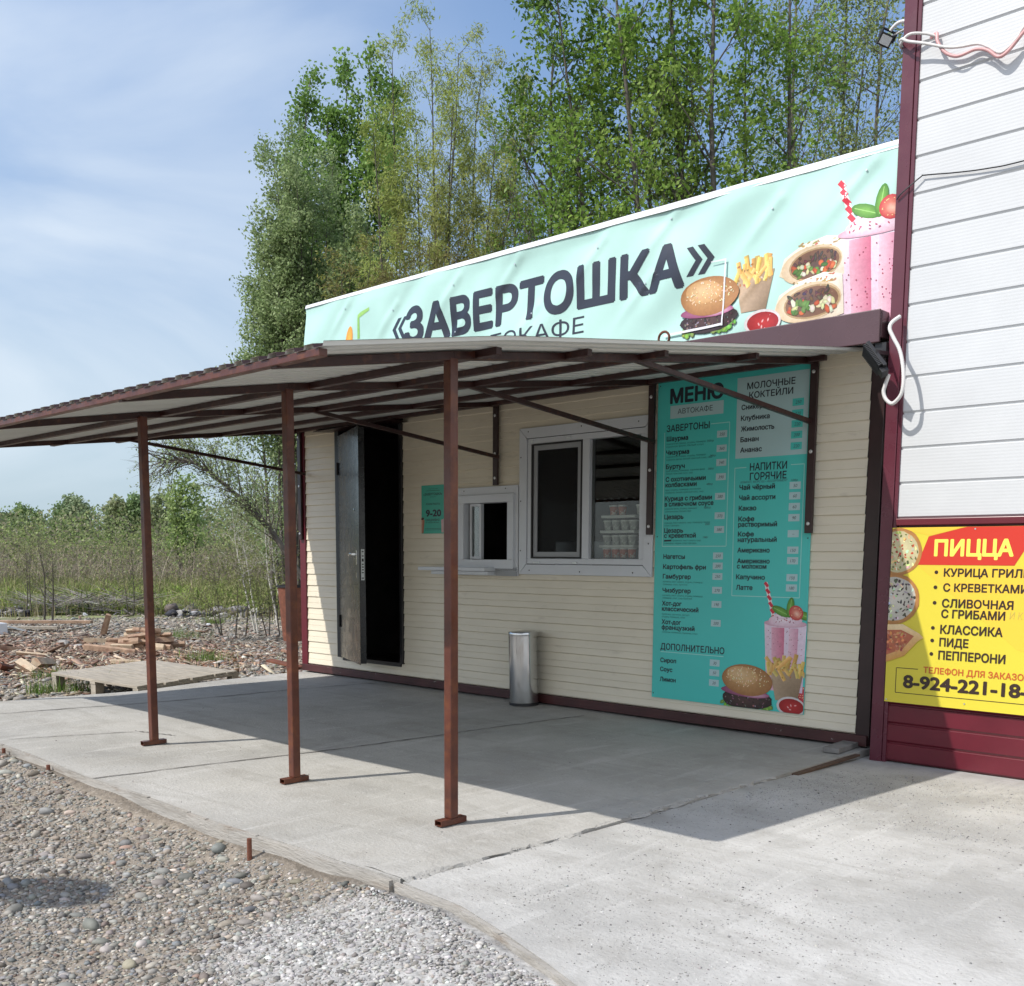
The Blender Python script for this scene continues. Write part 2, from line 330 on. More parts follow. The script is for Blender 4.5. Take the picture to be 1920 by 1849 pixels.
def pic_shake(p, straw=True, sh=1.55):   # glass 1.1 wide and 1.6 high, rim at z = .6
    if straw:
        p.stick(-.55, sh, -.28, .62, .09, (.85, .8, .8)); g_ = sh - .62
        for i in range(6): t = i / 6; p.stick(-.55 + .27 * t - .03, sh - g_ * t, -.55 + .27 * t + .06, sh - g_ * t - .1, .075, (.62, .03, .06))
    p.poly([(-.55, .58), (.55, .58), (.5, -1.0), (-.45, -1.0)], None, ((.78, .62, .72), (.8, .68, .8), (.72, .55, .68), (.7, .5, .6)))
    p.y -= p.st * 10; p.poly([(-.36, .5), (-.02, .5), (0, -1.0), (-.3, -1.0)], None, ((.75, .4, .5), (.62, .16, .26), (.62, .2, .3), (.75, .45, .55)))
    p.poly([(.1, .5), (.34, .5), (.32, -1.0), (.1, -1.0)], None, ((.8, .55, .65), (.66, .3, .42), (.7, .35, .45), (.78, .55, .62)))
    for i in range(60): p.ell(rnd.uniform(-.45, .45), rnd.uniform(-.9, .5), .012, .012, jit((.35, .05, .1), .3), None, 0, 5)
    p.y -= p.st * 10; p.ell(0, .6, .56, .09, (.85, .72, .78), (.62, .35, .45), 0, 24); p.ell(0, .68, .44, .15, (.9, .8, .86), (.72, .5, .6), .05, 20, hi=(-.2, .3)); p.ell(-.05, .8, .24, .1, (.92, .84, .9), (.75, .55, .65), .1, 16)
    for i in range(16): p.ell(rnd.uniform(-.38, .3), rnd.uniform(.6, .8), .025, .012, jit((.4, .08, .14), .3), None, rnd.uniform(0, 3), 5)
    for (x, z, r, l) in ((-.12, .88, 2.75, .26), (.12, .98, 1.45, .24), (.48, .8, -.25, .22)):
        p.ell(x, z, l, .1, (.18, .42, .06), (.06, .2, .02), r, 14); p.stick(x - l * .8 * math.cos(r), z - l * .8 * math.sin(r), x + l * .8 * math.cos(r), z + l * .8 * math.sin(r), .014, (.3, .55, .15))
    p.ell(.27, .86, .19, .17, (.75, .3, .2), (.5, .03, .04), -.5, 16); p.ell(.29, .84, .1, .08, (.85, .55, .42), (.7, .2, .15), -.5, 12)
    for i in range(16): t = rnd.uniform(0, 6.28); p.ell(.27 + .13 * math.cos(t), .86 + .12 * math.sin(t), .012, .008, (.85, .6, .3), None, 0, 5)

def pic_sauce(p):
    p.ell(0, 0, 1, .62, (.85, .82, .82), (.6, .55, .55), -.05, 24); p.ell(.02, .0, .86, .5, (.5, .03, .03), (.3, .01, .012), -.05, 22)
    for x, z in ((-.2, -.05), (0, .08), (-.05, -.18), (.3, .1)): p.ell(x, z, .1, .05, (.85, .6, .6), (.6, .15, .15), rnd.uniform(0, 3), 7)

def pic_wrap(p):            # cut wrap, about 2 wide 1 high
    p.poly([(-1.12, -.2), (-.95, .3), (-.3, .62), (.5, .74), (1.08, .6), (1.12, -.5), (.6, -.62), (-.5, -.55)], None, ((.7, .58, .42), (.8, .7, .56), (.84, .78, .68), (.86, .82, .74), (.8, .74, .64), (.72, .62, .5), (.7, .58, .44), (.66, .52, .36)))
    for i in range(22): p.ell(rnd.uniform(-.5, 1.0), rnd.uniform(.42, .66), rnd.uniform(.03, .1), rnd.uniform(.015, .035), jit((.48, .27, .12), .4), None, rnd.uniform(-.2, .5), 7, wob=.5)
    p.ell(0, -.04, 1.05, .56, (.82, .74, .62), (.62, .47, .3), .06, 26); p.ell(.12, -.04, .9, .48, (.55, .4, .25), (.4, .27, .14), .04, 24); p.ell(.12, -.04, .84, .43, (.1, .06, .05), (.2, .1, .06), .04, 24)
    for i in range(30): p.ell(rnd.uniform(-.6, .82), rnd.uniform(.0, .28), rnd.uniform(.06, .14), .05, jit((.14, .08, .06), .6), jit((.06, .03, .025), .5), rnd.uniform(0, 3), 8, wob=.4)
    for i in range(40):
        c = rnd.choice([(.62, .1, .04), (.7, .16, .06), (.62, .66, .35), (.16, .32, .06), (.75, .68, .45), (.1, .2, .04), (.8, .76, .6)])
        p.ell(rnd.uniform(-.6, .82), rnd.uniform(-.34, .0), rnd.uniform(.07, .15), rnd.uniform(.05, .09), jit(c, .2), jit(tuple(x * .6 for x in c), .2), rnd.uniform(0, 3), 8, wob=.4)

def pic_pizza(p, base, bits):
    p.ell(0, 0, 1, 1, (.62, .36, .14), (.38, .17, .05), 0, 30, wob=.03); p.ell(0, 0, .86, .86, base, tuple(x * .75 for x in base), 0, 28, wob=.05)
    for i in range(120):
        t = rnd.uniform(0, 6.28); r = .82 * math.sqrt(rnd.random()); p.ell(r * math.cos(t), r * math.sin(t), rnd.uniform(.03, .09), rnd.uniform(.02, .06), jit(rnd.choice(bits), .4), None, rnd.uniform(0, 3), 7, wob=.5)
# ---------------------------------------------------------------- materials
M_beige = mat('beige_siding', (.72, .655, .525), .45, var=.05, scale=3, bump=.06, bscale=9, spots=[((.40, .35, .28), 9, .6, .8, .45), ((.25, .2, .15), 45, .7, .76, .5)], stretch=(.6, 1, 2))
M_white = mat('white_siding', (.54, .555, .57), .42, var=.03, scale=2, stretch=(.4, 1, 3), spots=[((.5, .48, .45), 6, .66, .84, .3)])
M_maroon = mat('maroon_steel', (.115, .012, .022), .3, var=.12, scale=5, spots=[((.3, .16, .15), 30, .72, .8, .4)])
M_brown = mat('brown_painted_steel', (.034, .0105, .0095), .42, var=.25, scale=14, bump=.1, bscale=40, spots=[((.12, .04, .018), 22, .56, .7, .6), ((.32, .27, .25), 60, .72, .78, .5)], rvar=.1)
M_post = mat('rust_brown_primer', (.088, .025, .014), .4, var=.28, scale=9, bump=.12, bscale=55, spots=[((.17, .055, .018), 16, .5, .68, .55), ((.04, .011, .010), 5, .56, .72, .5), ((.4, .3, .24), 90, .73, .78, .5)], rvar=.12)
M_dark = mat('dark_brown_trim', (.03, .013, .013), .35, var=.2, scale=8)
M_fascia = mat('brown_fascia', (.085, .045, .052), .26, var=.08, scale=3, rvar=.08)
M_sheet_low = mat('grey_primed_sheet_underside', (.60, .62, .60), .5, var=.08, scale=2, spots=[((.36, .35, .32), 4, .55, .75, .4)], stretch=(1, .3, 1))
M_sheet_top = mat('brown_sheet_top', (.06, .028, .024), .4, var=.1)
M_screw = mat('zinc_screw', (.62, .62, .62), .35, metal=.8)
M_pvc = mat('white_pvc', (.62, .64, .67), .32, var=.03, scale=4, spots=[((.5, .49, .46), 8, .62, .8, .3)])
M_gasket = mat('black_gasket', (.02, .02, .02), .6)
M_glass = glass('window_glass'); M_screen_frame = mat('grey_screen_frame', (.33, .34, .35), .5)
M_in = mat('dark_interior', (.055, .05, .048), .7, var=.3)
M_door = mat('black_hammered_door', (.008, .009, .011), .27, var=.25, scale=5, bump=.02, bscale=180, rvar=.08, spots=[((.06, .06, .06), 40, .70, .78, .3)], coat=.05)
M_chrome = mat('worn_chrome', (.55, .56, .57), .17, metal=1., var=.12, scale=6, bump=.05, bscale=5, rvar=.08, spots=[((.3, .29, .27), 12, .58, .74, .4)], stretch=(1, 1, .4))
M_black = mat('black_plastic', (.014, .014, .016), .4, var=.2)
M_lens = mat('lamp_lens', (.6, .62, .62), .2)
M_hose = mat('grey_corrugated_conduit', (.62, .61, .6), .5, var=.08, scale=12)
M_pinkcable = mat('pinkish_cable', (.55, .3, .3), .45, var=.25, scale=9)
M_print = mat('printed_ink', rough=.38, attr='Col', var=.10, scale=45)
M_teal = mat('teal_print', (.07, .56, .51), .36, var=.03, scale=2)
M_ink = mat('black_ink', (.012, .018, .03), .4)
M_inkteal = mat('dark_teal_ink', (.012, .12, .11), .45)
M_milk = mat('pale_teal_print', (.42, .60, .62), .38)
M_pale = mat('pale_line_print', (.32, .68, .64), .38)
M_tag = mat('white_price_slip', (.72, .76, .76), .5)
M_pen = mat('pen_ink', (.05, .06, .07), .5)
M_mint = mat('mint_banner_cloth', (.43, .66, .605), .42, var=.03, scale=3, bump=.15, bscale=900)
M_whitecloth = mat('white_banner_hem', (.66, .67, .70), .45)
M_navy = mat('navy_ink', (.022, .027, .045), .42)
M_yellow = mat('yellow_print', (.66, .555, .05), .36); M_orange = mat('amber_print', (.78, .52, .05), .36); M_red = mat('red_print', (.55, .035, .02), .36)
M_lemon = mat('lemon_ink', (.86, .74, .12), .36); M_choc = mat('dark_brown_ink', (.035, .018, .012), .4); M_gold = mat('gold_marker', (.5, .42, .08), .5); M_rust_ink = mat('orange_red_ink', (.5, .1, .02), .4)
M_conc = mat('weathered_concrete', (.36, .35, .325), .82, var=.22, scale=1.3, bump=.6, bscale=55, spots=[((.45, .44, .42), .9, .45, .72, .75), ((.27, .26, .235), 1.6, .52, .68, .5, (.5, 4, 1, .5)), ((.52, .51, .49), 2.2, .56, .7, .5, (4, .5, 1, -.3)), ((.25, .235, .21), 2.6, .5, .74, .65), ((.24, .235, .22), 14, .6, .74, .4), ((.17, .165, .155), 60, .65, .71, .45), ((.5, .49, .47), 9, .56, .75, .45)])
M_conc2 = mat('pale_concrete', (.39, .385, .37), .84, var=.2, scale=1.1, bump=.6, bscale=50, spots=[((.48, .475, .46), 1.1, .42, .7, .8), ((.30, .29, .27), 1.4, .53, .68, .45, (.6, 4, 1, .9)), ((.54, .535, .52), 2.0, .55, .7, .5, (3.5, .5, 1, .2)), ((.28, .27, .25), 3.2, .5, .72, .65), ((.29, .28, .265), 17, .6, .72, .4), ((.22, .215, .205), 75, .63, .70, .5)])
M_stone = mat('pebbles', rough=.75, attr='Col', var=.15, scale=40)
M_wood = mat('grey_weathered_wood', (.36, .32, .26), .75, var=.25, scale=4, bump=.3, bscale=20, stretch=(1, 8, 8), spots=[((.2, .17, .13), 6, .55, .75, .5)])
M_board = mat('concrete_smeared_board', (.30, .28, .25), .85, var=.35, scale=4, bump=.6, bscale=40, stretch=(.5, 3, 3), spots=[((.40, .385, .36), 3, .45, .65, .8), ((.2, .15, .11), 7, .55, .7, .6)])
M_chip = mat('wood_chips', rough=.8, attr='Col', var=.2, scale=30)
M_fire = mat('split_firewood', (.36, .24, .16), .75, var=.35, scale=6, bump=.4, bscale=30, spots=[((.16, .075, .05), 4, .5, .65, .8)])
M_veg = mat('grass_blades', rough=.7, attr='Col', transl=.25, spec=.2)
M_leaf = mat('leaves', rough=.5, attr='Col', transl=.5, spec=.25)
M_bark = mat('grey_bark', (.085, .075, .062), .85, var=.3, scale=5, bump=.4, bscale=30, spots=[((.17, .16, .14), 3, .55, .75, .5)])
M_barkdark = mat('dark_bark', (.07, .06, .05), .85, var=.3, scale=5)
M_barkpale = mat('pale_birch_bark', (.52, .5, .45), .7, var=.2, scale=9, spots=[((.1, .09, .08), 14, .62, .7, .8)])
M_twig = mat('bare_twigs', rough=.85, attr='Col')
M_soil = mat('soil_and_gravel', rough=.9, attr='Col', var=.35, scale=22, bump=.7, bscale=45, spots=[((.42, .38, .34), 55, .56, .66, .6), ((.10, .085, .07), 38, .58, .68, .5)])
M_sack = mat('white_woven_sack', (.72, .74, .78), .6, var=.1, bump=.4, bscale=20)
M_rubble = mat('rubble', rough=.85, attr='Col', var=.3, scale=14)
M_lead = mat('led_strip', (.9, .9, .9), .4, emit=((1, .98, .95), 2.2))
M_rust = mat('rusty_iron', (.16, .055, .03), .7, var=.35, scale=12, bump=.3, bscale=60)

# ---------------------------------------------------------------- ground: one sheet to the horizon
PEB = np.array([-1.0, 0.0])
def smooth_noise(x, y, sc, seed):
    r = np.random.default_rng(seed); out = np.zeros_like(x)
    for k in range(6):
        a = r.uniform(0, 6.28); f = sc * (1 + .45 * k); out += np.sin(x * f * np.cos(a) + y * f * np.sin(a) + r.uniform(0, 6.28)) / (1 + .6 * k)
    return out / 2.6
def sstep(a, b, x): t = np.clip((x - a) / (b - a), 0, 1); return t * t * (3 - 2 * t)
def slab_zone(x, y):      # 1 under the slabs and the buildings
    return ((x > .18) & (y > -3.84) & (y < 8)) | ((x > 6.2) & (y > -3.80 - .28 * np.maximum(0, x - 6.4))) 
def ground_z(x, y):
    z = -.135 + .035 * smooth_noise(x, y, .8, 3) + .012 * smooth_noise(x, y, 6, 4)
    z = z + .04 * sstep(4.2, 2.0, x) * (y < -3) + .088 * np.exp(-np.maximum(0, -3.9 - .29 * np.maximum(0, x - 6.4) - y) / .16) * (y < -3)                                            # the gravel almost reaches the slab at its far end
    pile = np.exp(-(((x - 6.75) / .75) ** 2 + ((y + 4.2) / .55) ** 2)); z = z + .085 * pile + .02 * pile * smooth_noise(x, y, 9, 8)
    d = np.hypot(x - 9, y + 6.3); z = z - .10 * sstep(10, 14, d) * sstep(4, -1, x) + .12 * sstep(17, 23, d) * (x < 2)
    far = sstep(30, 200, np.hypot(x, y)); z = z * (1 - far) + far * (-.3)
    z = np.where((y < -3) & (x > 1), np.minimum(z, -.024 - .014 * np.abs(smooth_noise(x, y, 5, 9))), z)
    return np.where(slab_zone(x, y), -.26, z)
def axis(lo, a, b, hi, st, g=1.25):
    m = list(np.arange(a, b + 1e-6, st)); s = st; p = b
    while p < hi: s *= g; p += s; m.append(p)
    s = st; p = a
    while p > lo: s *= g; p -= s; m.insert(0, p)
    return np.array(m)
gx = axis(-900, -11, 9.5, 700, .075); gy = axis(-400, -6.6, 5, 900, .075)
X, Y = np.meshgrid(gx, gy); Z = ground_z(X, Y)
def ground_col(x, y):
    n1 = smooth_noise(x, y, 1.3, 21)[..., None]; n2 = smooth_noise(x, y, 4.2, 22)[..., None]; d = np.hypot(x - 9, y + 6.3)[..., None]
    c = np.array([.24, .205, .165]) * (1 + .18 * n1 + .12 * n2)
    earth = sstep(.1, .9, n1 + .6 * n2); c = c * (1 - .6 * earth) + np.array([.235, .175, .12]) * .6 * earth
    pile = np.exp(-(((x - 6.75) / .9) ** 2 + ((y + 4.2) / .6) ** 2))[..., None]; p = sstep(.25, .6, pile + .1 * n2); c = c * (1 - p) + np.array([.36, .355, .345]) * p
    bark = np.exp(-(((x + 5.6) / 3.3) ** 2 + ((y - .2) / 2.6) ** 2))[..., None]; b = sstep(.3, .7, bark + .18 * n2); c = c * (1 - b) + np.array([.26, .125, .072]) * (1 + .3 * n2) * b
    grass = sstep(21.3, 23.8, d + 1.0 * n1) * sstep(5, 2, x)[..., None]; c = c * (1 - grass) + (np.array([.17, .19, .07]) * (1 + .3 * n2)) * grass
    far = sstep(22, 40, d) ; c = c * (1 - far) + np.array([.13, .12, .07]) * far
    return np.clip(c, .01, .9)
ny, nx = X.shape; idx = np.arange(ny * nx).reshape(ny, nx)
F = np.stack([idx[:-1, :-1], idx[:-1, 1:], idx[1:, 1:], idx[1:, :-1]], -1).reshape(-1, 4)
Cc = ground_col((X[:-1, :-1] + X[1:, 1:]) / 2, (Y[:-1, :-1] + Y[1:, 1:]) / 2).reshape(-1, 3)
tag(npmesh('ground', np.stack([X, Y, Z], -1).reshape(-1, 3), F, M_soil, fcol=Cc, smooth=True), kind='structure')

def slab(name, outline, m, ztop, zbot, name_z=None):
    "a poured slab: gridded top with a little unevenness, sides down to the soil"
    bm = bmesh.new(); vs = [bm.verts.new((x, y, 0)) for x, y in outline]; f = bm.faces.new(vs)
    xs = [p[0] for p in outline]; ys = [p[1] for p in outline]
    for i in range(int(min(xs) / .25), int(max(xs) / .25) + 1): bmesh.ops.bisect_plane(bm, geom=bm.verts[:] + bm.edges[:] + bm.faces[:], plane_co=(i * .25, 0, 0), plane_no=(1, 0, 0), dist=1e-5)
    for i in range(int(min(ys) / .25) - 1, int(max(ys) / .25) + 1): bmesh.ops.bisect_plane(bm, geom=bm.verts[:] + bm.edges[:] + bm.faces[:], plane_co=(0, i * .25, 0), plane_no=(0, 1, 0), dist=1e-5)
    if f.is_valid and bm.faces[:][0].normal.z < 0: bmesh.ops.reverse_faces(bm, faces=bm.faces[:])
    ed = [e for e in bm.edges if e.is_boundary]
    r = bmesh.ops.extrude_edge_only(bm, edges=ed); low = {v for v in r['geom'] if isinstance(v, bmesh.types.BMVert)}
    for v in bm.verts:
        if v in low: v.co.z = zbot
        else: v.co.z = ztop(v.co.x, v.co.y)
    bmesh.ops.recalc_face_normals(bm, faces=bm.faces[:])
    me = bpy.data.meshes.new(name); bm.to_mesh(me); bm.free(); me.materials.append(m); o = bpy.data.objects.new(name, me); COL.objects.link(o)
    return tag(o, kind='structure')
zA = lambda x, y: .004 * math.sin(x * 2.1 + y) + .003 * math.sin(y * 3.3 - x * 1.7) - .003
def zB(x, y): return -.012 - .026 * max(0, min(1, (y + 1.7) / 1.3)) + .004 * math.sin(x * 1.9 - y * 2.3)
edgeA = [(.13, -3.86)] + [(x, -3.86 - .02 * math.sin(x * 2.2) - .05 * math.exp(-((x - 4.9) / .5) ** 2)) for x in np.arange(.5, 6.0, .25)] + [(6.09, -3.845)]
slab('concrete_slab', edgeA + [(6.11, -3.0), (6.115, -1.8), (6.11, -.8), (6.115, .35), (-.05, .35), (-.1, -.3), (-.02, -1.0), (.2, -1.9), (.1, -2.8)], M_conc, zA, -.4)
slab('concrete_apron', [(6.128, .35), (6.123, -.8), (6.128, -1.8), (6.123, -3.0), (6.105, -3.845), (6.45, -3.87), (6.75, -3.95), (7.0, -4.03), (7.25, -4.12), (7.6, -4.22), (8.2, -4.42), (9, -4.75), (10, -5.2), (13, -6.6), (13, .35)], M_conc2, zB, -.4)
# saw-cut and cold joints pressed into the slab, each a shallow dark groove with a crumbled lip
def joint(pts, w, name='slab_joint', m=None):
    b = MB(); pts = [Vector((x, y, 0)) for x, y in pts]; n = 60; P = []
    for i in range(n + 1):
        t = i / n * (len(pts) - 1); k = min(int(t), len(pts) - 2); p = pts[k].lerp(pts[k + 1], t - k); d = (pts[k + 1] - pts[k]).normalized(); nn = Vector((-d.y, d.x, 0)); ww = w * rnd.uniform(.45, 1.25); o = nn * rnd.uniform(-.4, .4) * w
        P.append((p + nn * ww / 2 + o, p - nn * ww / 2 + o))
    for a, c in zip(P[:-1], P[1:]): b.face([(q.x, q.y, zA(q.x, q.y) + .004) for q in (a[1], c[1], c[0], a[0])])
    return tag(b.build(name, m), kind='structure')
M_joint = mat('joint_dirt', (.12, .11, .1), .9, var=.4, scale=60)
joint([(.75, -3.55), (1.0, -2.4), (1.2, -.75), (1.24, -.1)], .02, m=M_joint); joint([(2.0, -3.75), (2.3, -3.0), (2.62, -2.9)], .012, m=M_joint)
joint([(3.55, -3.9), (3.72, -2.6), (3.86, -1.5), (3.95, -.25)], .016, m=M_joint)
# raised ridge of crumbled mortar along the joint between the two slabs
b = MB(); prof = [(-.22, .001), (-.17, .008), (-.14, .006), (-.10, .003), (-.04, .006), (0, .005), (.02, -.01)]; ys = np.arange(-3.84, -.95, .05)
rows = [[(6.10 + px_ + rnd.uniform(-.02, .02), y, zA(6.1, y) + z * (1.0 - .3 * (y + 3.8) / 2.8) * rnd.uniform(.5, 1.2)) for px_, z in prof] for y in ys]
for r0, r1 in zip(rows[:-1], rows[1:]):
    for i in range(len(prof) - 1): b.face([r0[i], r0[i + 1], r1[i + 1], r1[i]])
tag(b.build('slab_ridge', M_conc, smooth=80), kind='structure')

# ---------------------------------------------------------------- kiosk
K = thing('cafe_kiosk', 'cream siding cafe kiosk with open black door and white serving windows, behind the brown canopy', 'kiosk', (3.0, 0, 0))
OPEN = [(.60, 1.53, .205, 2.41), (2.30, 2.99, 1.08, 1.76), (3.10, 4.33, 1.12, 2.16)]
def siding(name, x0, x1, z0, z1, y, lap, m, parent, opens=(), depth=.011, off=0., ribs=0):
    b = MB(); prof = []
    z = z0 - off
    while z < z1:        # one lap: groove at the bottom, nose, then a slow slope back
        prof += [(z, .0), (z + .006, -depth * .35), (z + .009, -depth), (z + lap * .5 - .004, -depth * .62), (z + lap * .5 - .001, -depth * .40), (z + lap * .5 + .003, -depth * .66), (z + lap - .001, -depth * .18)]; z += lap
    prof = [(max(z0, min(z1, a)), d) for a, d in prof if a > z0 - lap]
    def fd(q):
        for (a, da), (c, dc) in zip(prof[:-1], prof[1:]):
            if a <= q <= c and c > a: return da + (dc - da) * (q - a) / (c - a)
        return 0.
    zs = sorted(set([round(a, 5) for a, _ in prof] + [z0, z1] + [k for o in opens for k in o[2:]]))
    zs = [q for q in zs if z0 <= q <= z1]; d = {round(a, 5): dd for a, dd in prof}
    for a, c in zip(zs[:-1], zs[1:]):
        if c - a < 1e-5: continue
        mid = (a + c) / 2; cuts = [x0] + sum([[o[0], o[1]] for o in sorted(opens) if o[2] < mid < o[3]], []) + [x1]
        ya, yc = y + fd(a + 1e-6), y + fd(c - 1e-6)
        for p, q in zip(cuts[0::2], cuts[1::2]): b.face([(p, ya, a), (q, ya, a), (q, yc, c), (p, yc, c)])
    return b.build(name, m, parent)
siding('front_siding', .0, 6.013, .083, 2.5, 0, .1155, M_beige, K, OPEN, off=.0)
b = MB(); b.box(-.012, .0, .0, 2.38, .083, 2.5); b.box(6.013, 6.03, .03, 2.38, .083, 2.5); b.box(-.012, 6.03, 2.38, 2.40, .083, 2.5); b.build('side_walls', M_beige, K)
b = MB(); b.box(-.10, -.002, -.022, .08, .06, 2.5); b.build('corner_trim', M_maroon, K, bevel=.004)
b = MB(); b.box(6.014, 6.105, -.006, .09, .06, 2.5); b.build('corner_trim', M_dark, K, bevel=.004)
b = MB(); b.box(-.09, 6.10, -.03, .07, .012, .080); b.build('base_beam', mat('scuffed_base_beam', (.055, .014, .014), .5, var=.3, spots=[((.4, .38, .36), 17, .66, .72, .7)], bump=.2), K, bevel=.003)
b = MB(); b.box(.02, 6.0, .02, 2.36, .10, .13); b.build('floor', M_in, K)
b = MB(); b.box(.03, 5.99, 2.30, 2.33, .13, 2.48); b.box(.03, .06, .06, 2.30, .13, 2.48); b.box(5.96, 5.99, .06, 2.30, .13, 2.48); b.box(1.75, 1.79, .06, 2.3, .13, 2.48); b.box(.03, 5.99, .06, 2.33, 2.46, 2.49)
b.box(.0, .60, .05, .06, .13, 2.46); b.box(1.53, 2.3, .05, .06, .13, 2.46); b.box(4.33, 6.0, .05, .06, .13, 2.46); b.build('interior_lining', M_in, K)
b = MB(); b.box(2.1, 4.9, .10, .62, .86, .90); b.box(2.1, 4.9, 1.85, 2.25, .86, .9); b.build('counter', mat('counter_top', (.25, .24, .22), .4), K)
b = MB(); b.box(3.1, 3.75, .35, .75, .9, 1.33); b.build('kitchen_box', mat('steel_cover', (.5, .52, .55), .3, metal=.6), K, bevel=.01)
b = MB(); b.box(-.18, 6.14, -.205, 2.55, 2.62, 2.655); b.build('roof', M_sheet_top, K)
b = MB(); b.box(-.18, 6.15, -.215, -.195, 2.47, 2.662); b.face([(-.18, -.213, 2.47), (6.15, -.213, 2.47), (6.15, -.01, 2.505), (-.18, -.01, 2.505)]); b.box(6.135, 6.15, -.19, .1, 2.5, 2.66); b.build('fascia', M_fascia, K, bevel=.006)
b = MB(); b.tube([(4.60 + .045 * math.cos(t), -.225, 2.70 + .045 * math.sin(t)) for t in np.linspace(0, 2 * math.pi, 17)], .009, 6); b.build('lifting_ring', M_rust, K, smooth=60)

# door: steel frame with a hood, leaf ajar outwards on its left-hand hinges
b = MB(); b.box(.535, .60, -.035, .09, .195, 2.42); b.box(1.50, 1.54, -.03, .09, .195, 2.42); b.box(.535, 1.54, -.032, .09, 2.405, 2.46); b.box(.60, 1.50, -.02, .12, .165, .205)
b.build('door_frame', M_black, K, bevel=.003)
b = MB(); b.face([(.40, -.19, 2.40), (1.62, -.19, 2.42), (1.62, -.012, 2.478), (.46, -.012, 2.478)]); b.face([(.40, -.19, 2.395), (.46, -.012, 2.40), (1.62, -.012, 2.405), (1.62, -.19, 2.415)]); b.face([(.40, -.19, 2.395), (1.62, -.19, 2.415), (1.62, -.19, 2.42), (.40, -.19, 2.40)]); b.build('door_hood', M_dark, K)
th = math.radians(25.0); DM = Matrix.Translation((.605, -.04, 0)) @ Matrix.Rotation(-th, 4, 'Z')
b = MB(); b.box(.0, .885, .0, .055, .215, 2.345, M=DM); b.box(-.02, .895, -.004, .0, .205, 2.355, M=DM); door = b.build('door', M_door, K, bevel=.004)
b = MB(); b.bar(DM @ Vector((.80, -.012, 1.215)), DM @ Vector((.80, -.055, 1.215)), .022, .022); b.tube([DM @ Vector((.81, -.055, 1.215)), DM @ Vector((.75, -.06, 1.217)), DM @ Vector((.70, -.058, 1.205))], .010, 8); b.box(.775, .825, -.012, -.004, 1.12, 1.25, M=DM); b.build('door_handle', M_chrome, door, bevel=.002)
b = MB(); b.box(.886, .8895, .012, .044, .98, 1.26, M=DM); pl = b.build('lock_plate', M_tag, door)
b = MB(); b.box(.785, .81, -.009, -.004, 1.0, 1.05, M=DM); b.build('keyhole_plate', M_chrome, door)
for z in (1.0, 1.05, 1.075, 1.1, 1.125, 1.155, 1.2, 1.24): b = MB(); b.box(.8896, .8906, .020, .036, z - .006, z + (.02 if z == 1.155 else .004), M=DM); b.build('lock_hole', M_black, pl)
b = MB(); b.lathe([(0, 0), (.012, 0), (.014, .004), (.006, .006), (0, .006)], (0, 0, 0), 12)
b.v = [tuple(DM @ Vector((.70 + v[0], -.004 - v[2], 1.62 + v[1]))) for v in b.v]; b.build('peephole', M_chrome, door, smooth=40)
for z in (.5, 1.98):
    b = MB(); b.tube([(.598, -.05, z), (.598, -.05, z + .12)], .013, 10); b.build('hinge', M_black, door, smooth=40)

def ring(b, x0, x1, z0, z1, w, y0, y1, mi=0, wb=None):
    wb = wb or w; b.box(x0, x1, y0, y1, z1 - w, z1, mi); b.box(x0, x1, y0, y1, z0, z0 + wb, mi); b.box(x0, x0 + w, y0, y1, z0 + wb, z1 - w, mi); b.box(x1 - w, x1, y0, y1, z0 + wb, z1 - w, mi)
def mitred(b, x0, x1, z0, z1, w, y, t=.016):
    "flat trim boards with mitred corners round an opening"
    o = [(x0, z0), (x1, z0), (x1, z1), (x0, z1)]; i = [(x0 + w, z0 + w), (x1 - w, z0 + w), (x1 - w, z1 - w), (x0 + w, z1 - w)]; g = .0018
    for k in range(4):
        A, B, C_, D = o[k], o[(k + 1) % 4], i[(k + 1) % 4], i[k]; c = [sum(q[j] for q in (A, B, C_, D)) / 4 for j in (0, 1)]
        q = [(p[0] + (g if p[0] < c[0] else -g), p[1] + (g if p[1] < c[1] else -g)) for p in (A, B, C_, D)]
        fr = [(p[0], y - t, p[1]) for p in q]; bk = [(p[0], y, p[1]) for p in q]; b.mesh(fr + bk, [(0, 1, 2, 3), (7, 6, 5, 4), (0, 4, 5, 1), (1, 5, 6, 2), (2, 6, 7, 3), (3, 7, 4, 0)])
def screws(parent, pts, y, r=.006, m=None):
    for x, z in pts: b = MB(); b.mesh([(x + r * math.cos(t), y - .003, z + r * math.sin(t)) for t in np.arange(8) * math.pi / 4] , [tuple(range(8))]); b.build('screw', m or M_gasket, parent)
b = MB(); mitred(b, 3.035, 4.392, 1.055, 2.232, .085, -.012, .018); win = b.build('window', M_pvc, K, bevel=.003)
screws(win, [(3.14, 2.2), (3.7, 2.2), (4.25, 2.19), (3.06, 2.0), (3.06, 1.65), (3.06, 1.25), (3.16, 1.09), (3.7, 1.085), (4.22, 1.085), (4.36, 1.9), (4.36, 1.3)], -.031)
b = MB(); ring(b, 3.122, 4.305, 1.142, 2.145, .045, -.02, .05, wb=.045); b.box(3.705, 3.775, -.022, .05, 1.187, 2.10); b.build('frame', M_pvc, win, bevel=.004)
b = MB(); ring(b, 3.168, 3.704, 1.188, 2.099, .012, -.026, .03); b.build('sash', M_gasket, win)
b = MB(); b.box(3.18, 3.69, .015, .021, 1.2, 2.09); b.build('pane', M_glass, win)
b = MB(); b.box(3.775, 4.26, .015, .021, 1.187, 2.1); b.build('pane', M_glass, win)
b = MB(); ring(b, 3.182, 3.69, 1.2, 2.088, .04, -.012, .004); sc = b.build('insect_screen', M_screen_frame, win, bevel=.002)
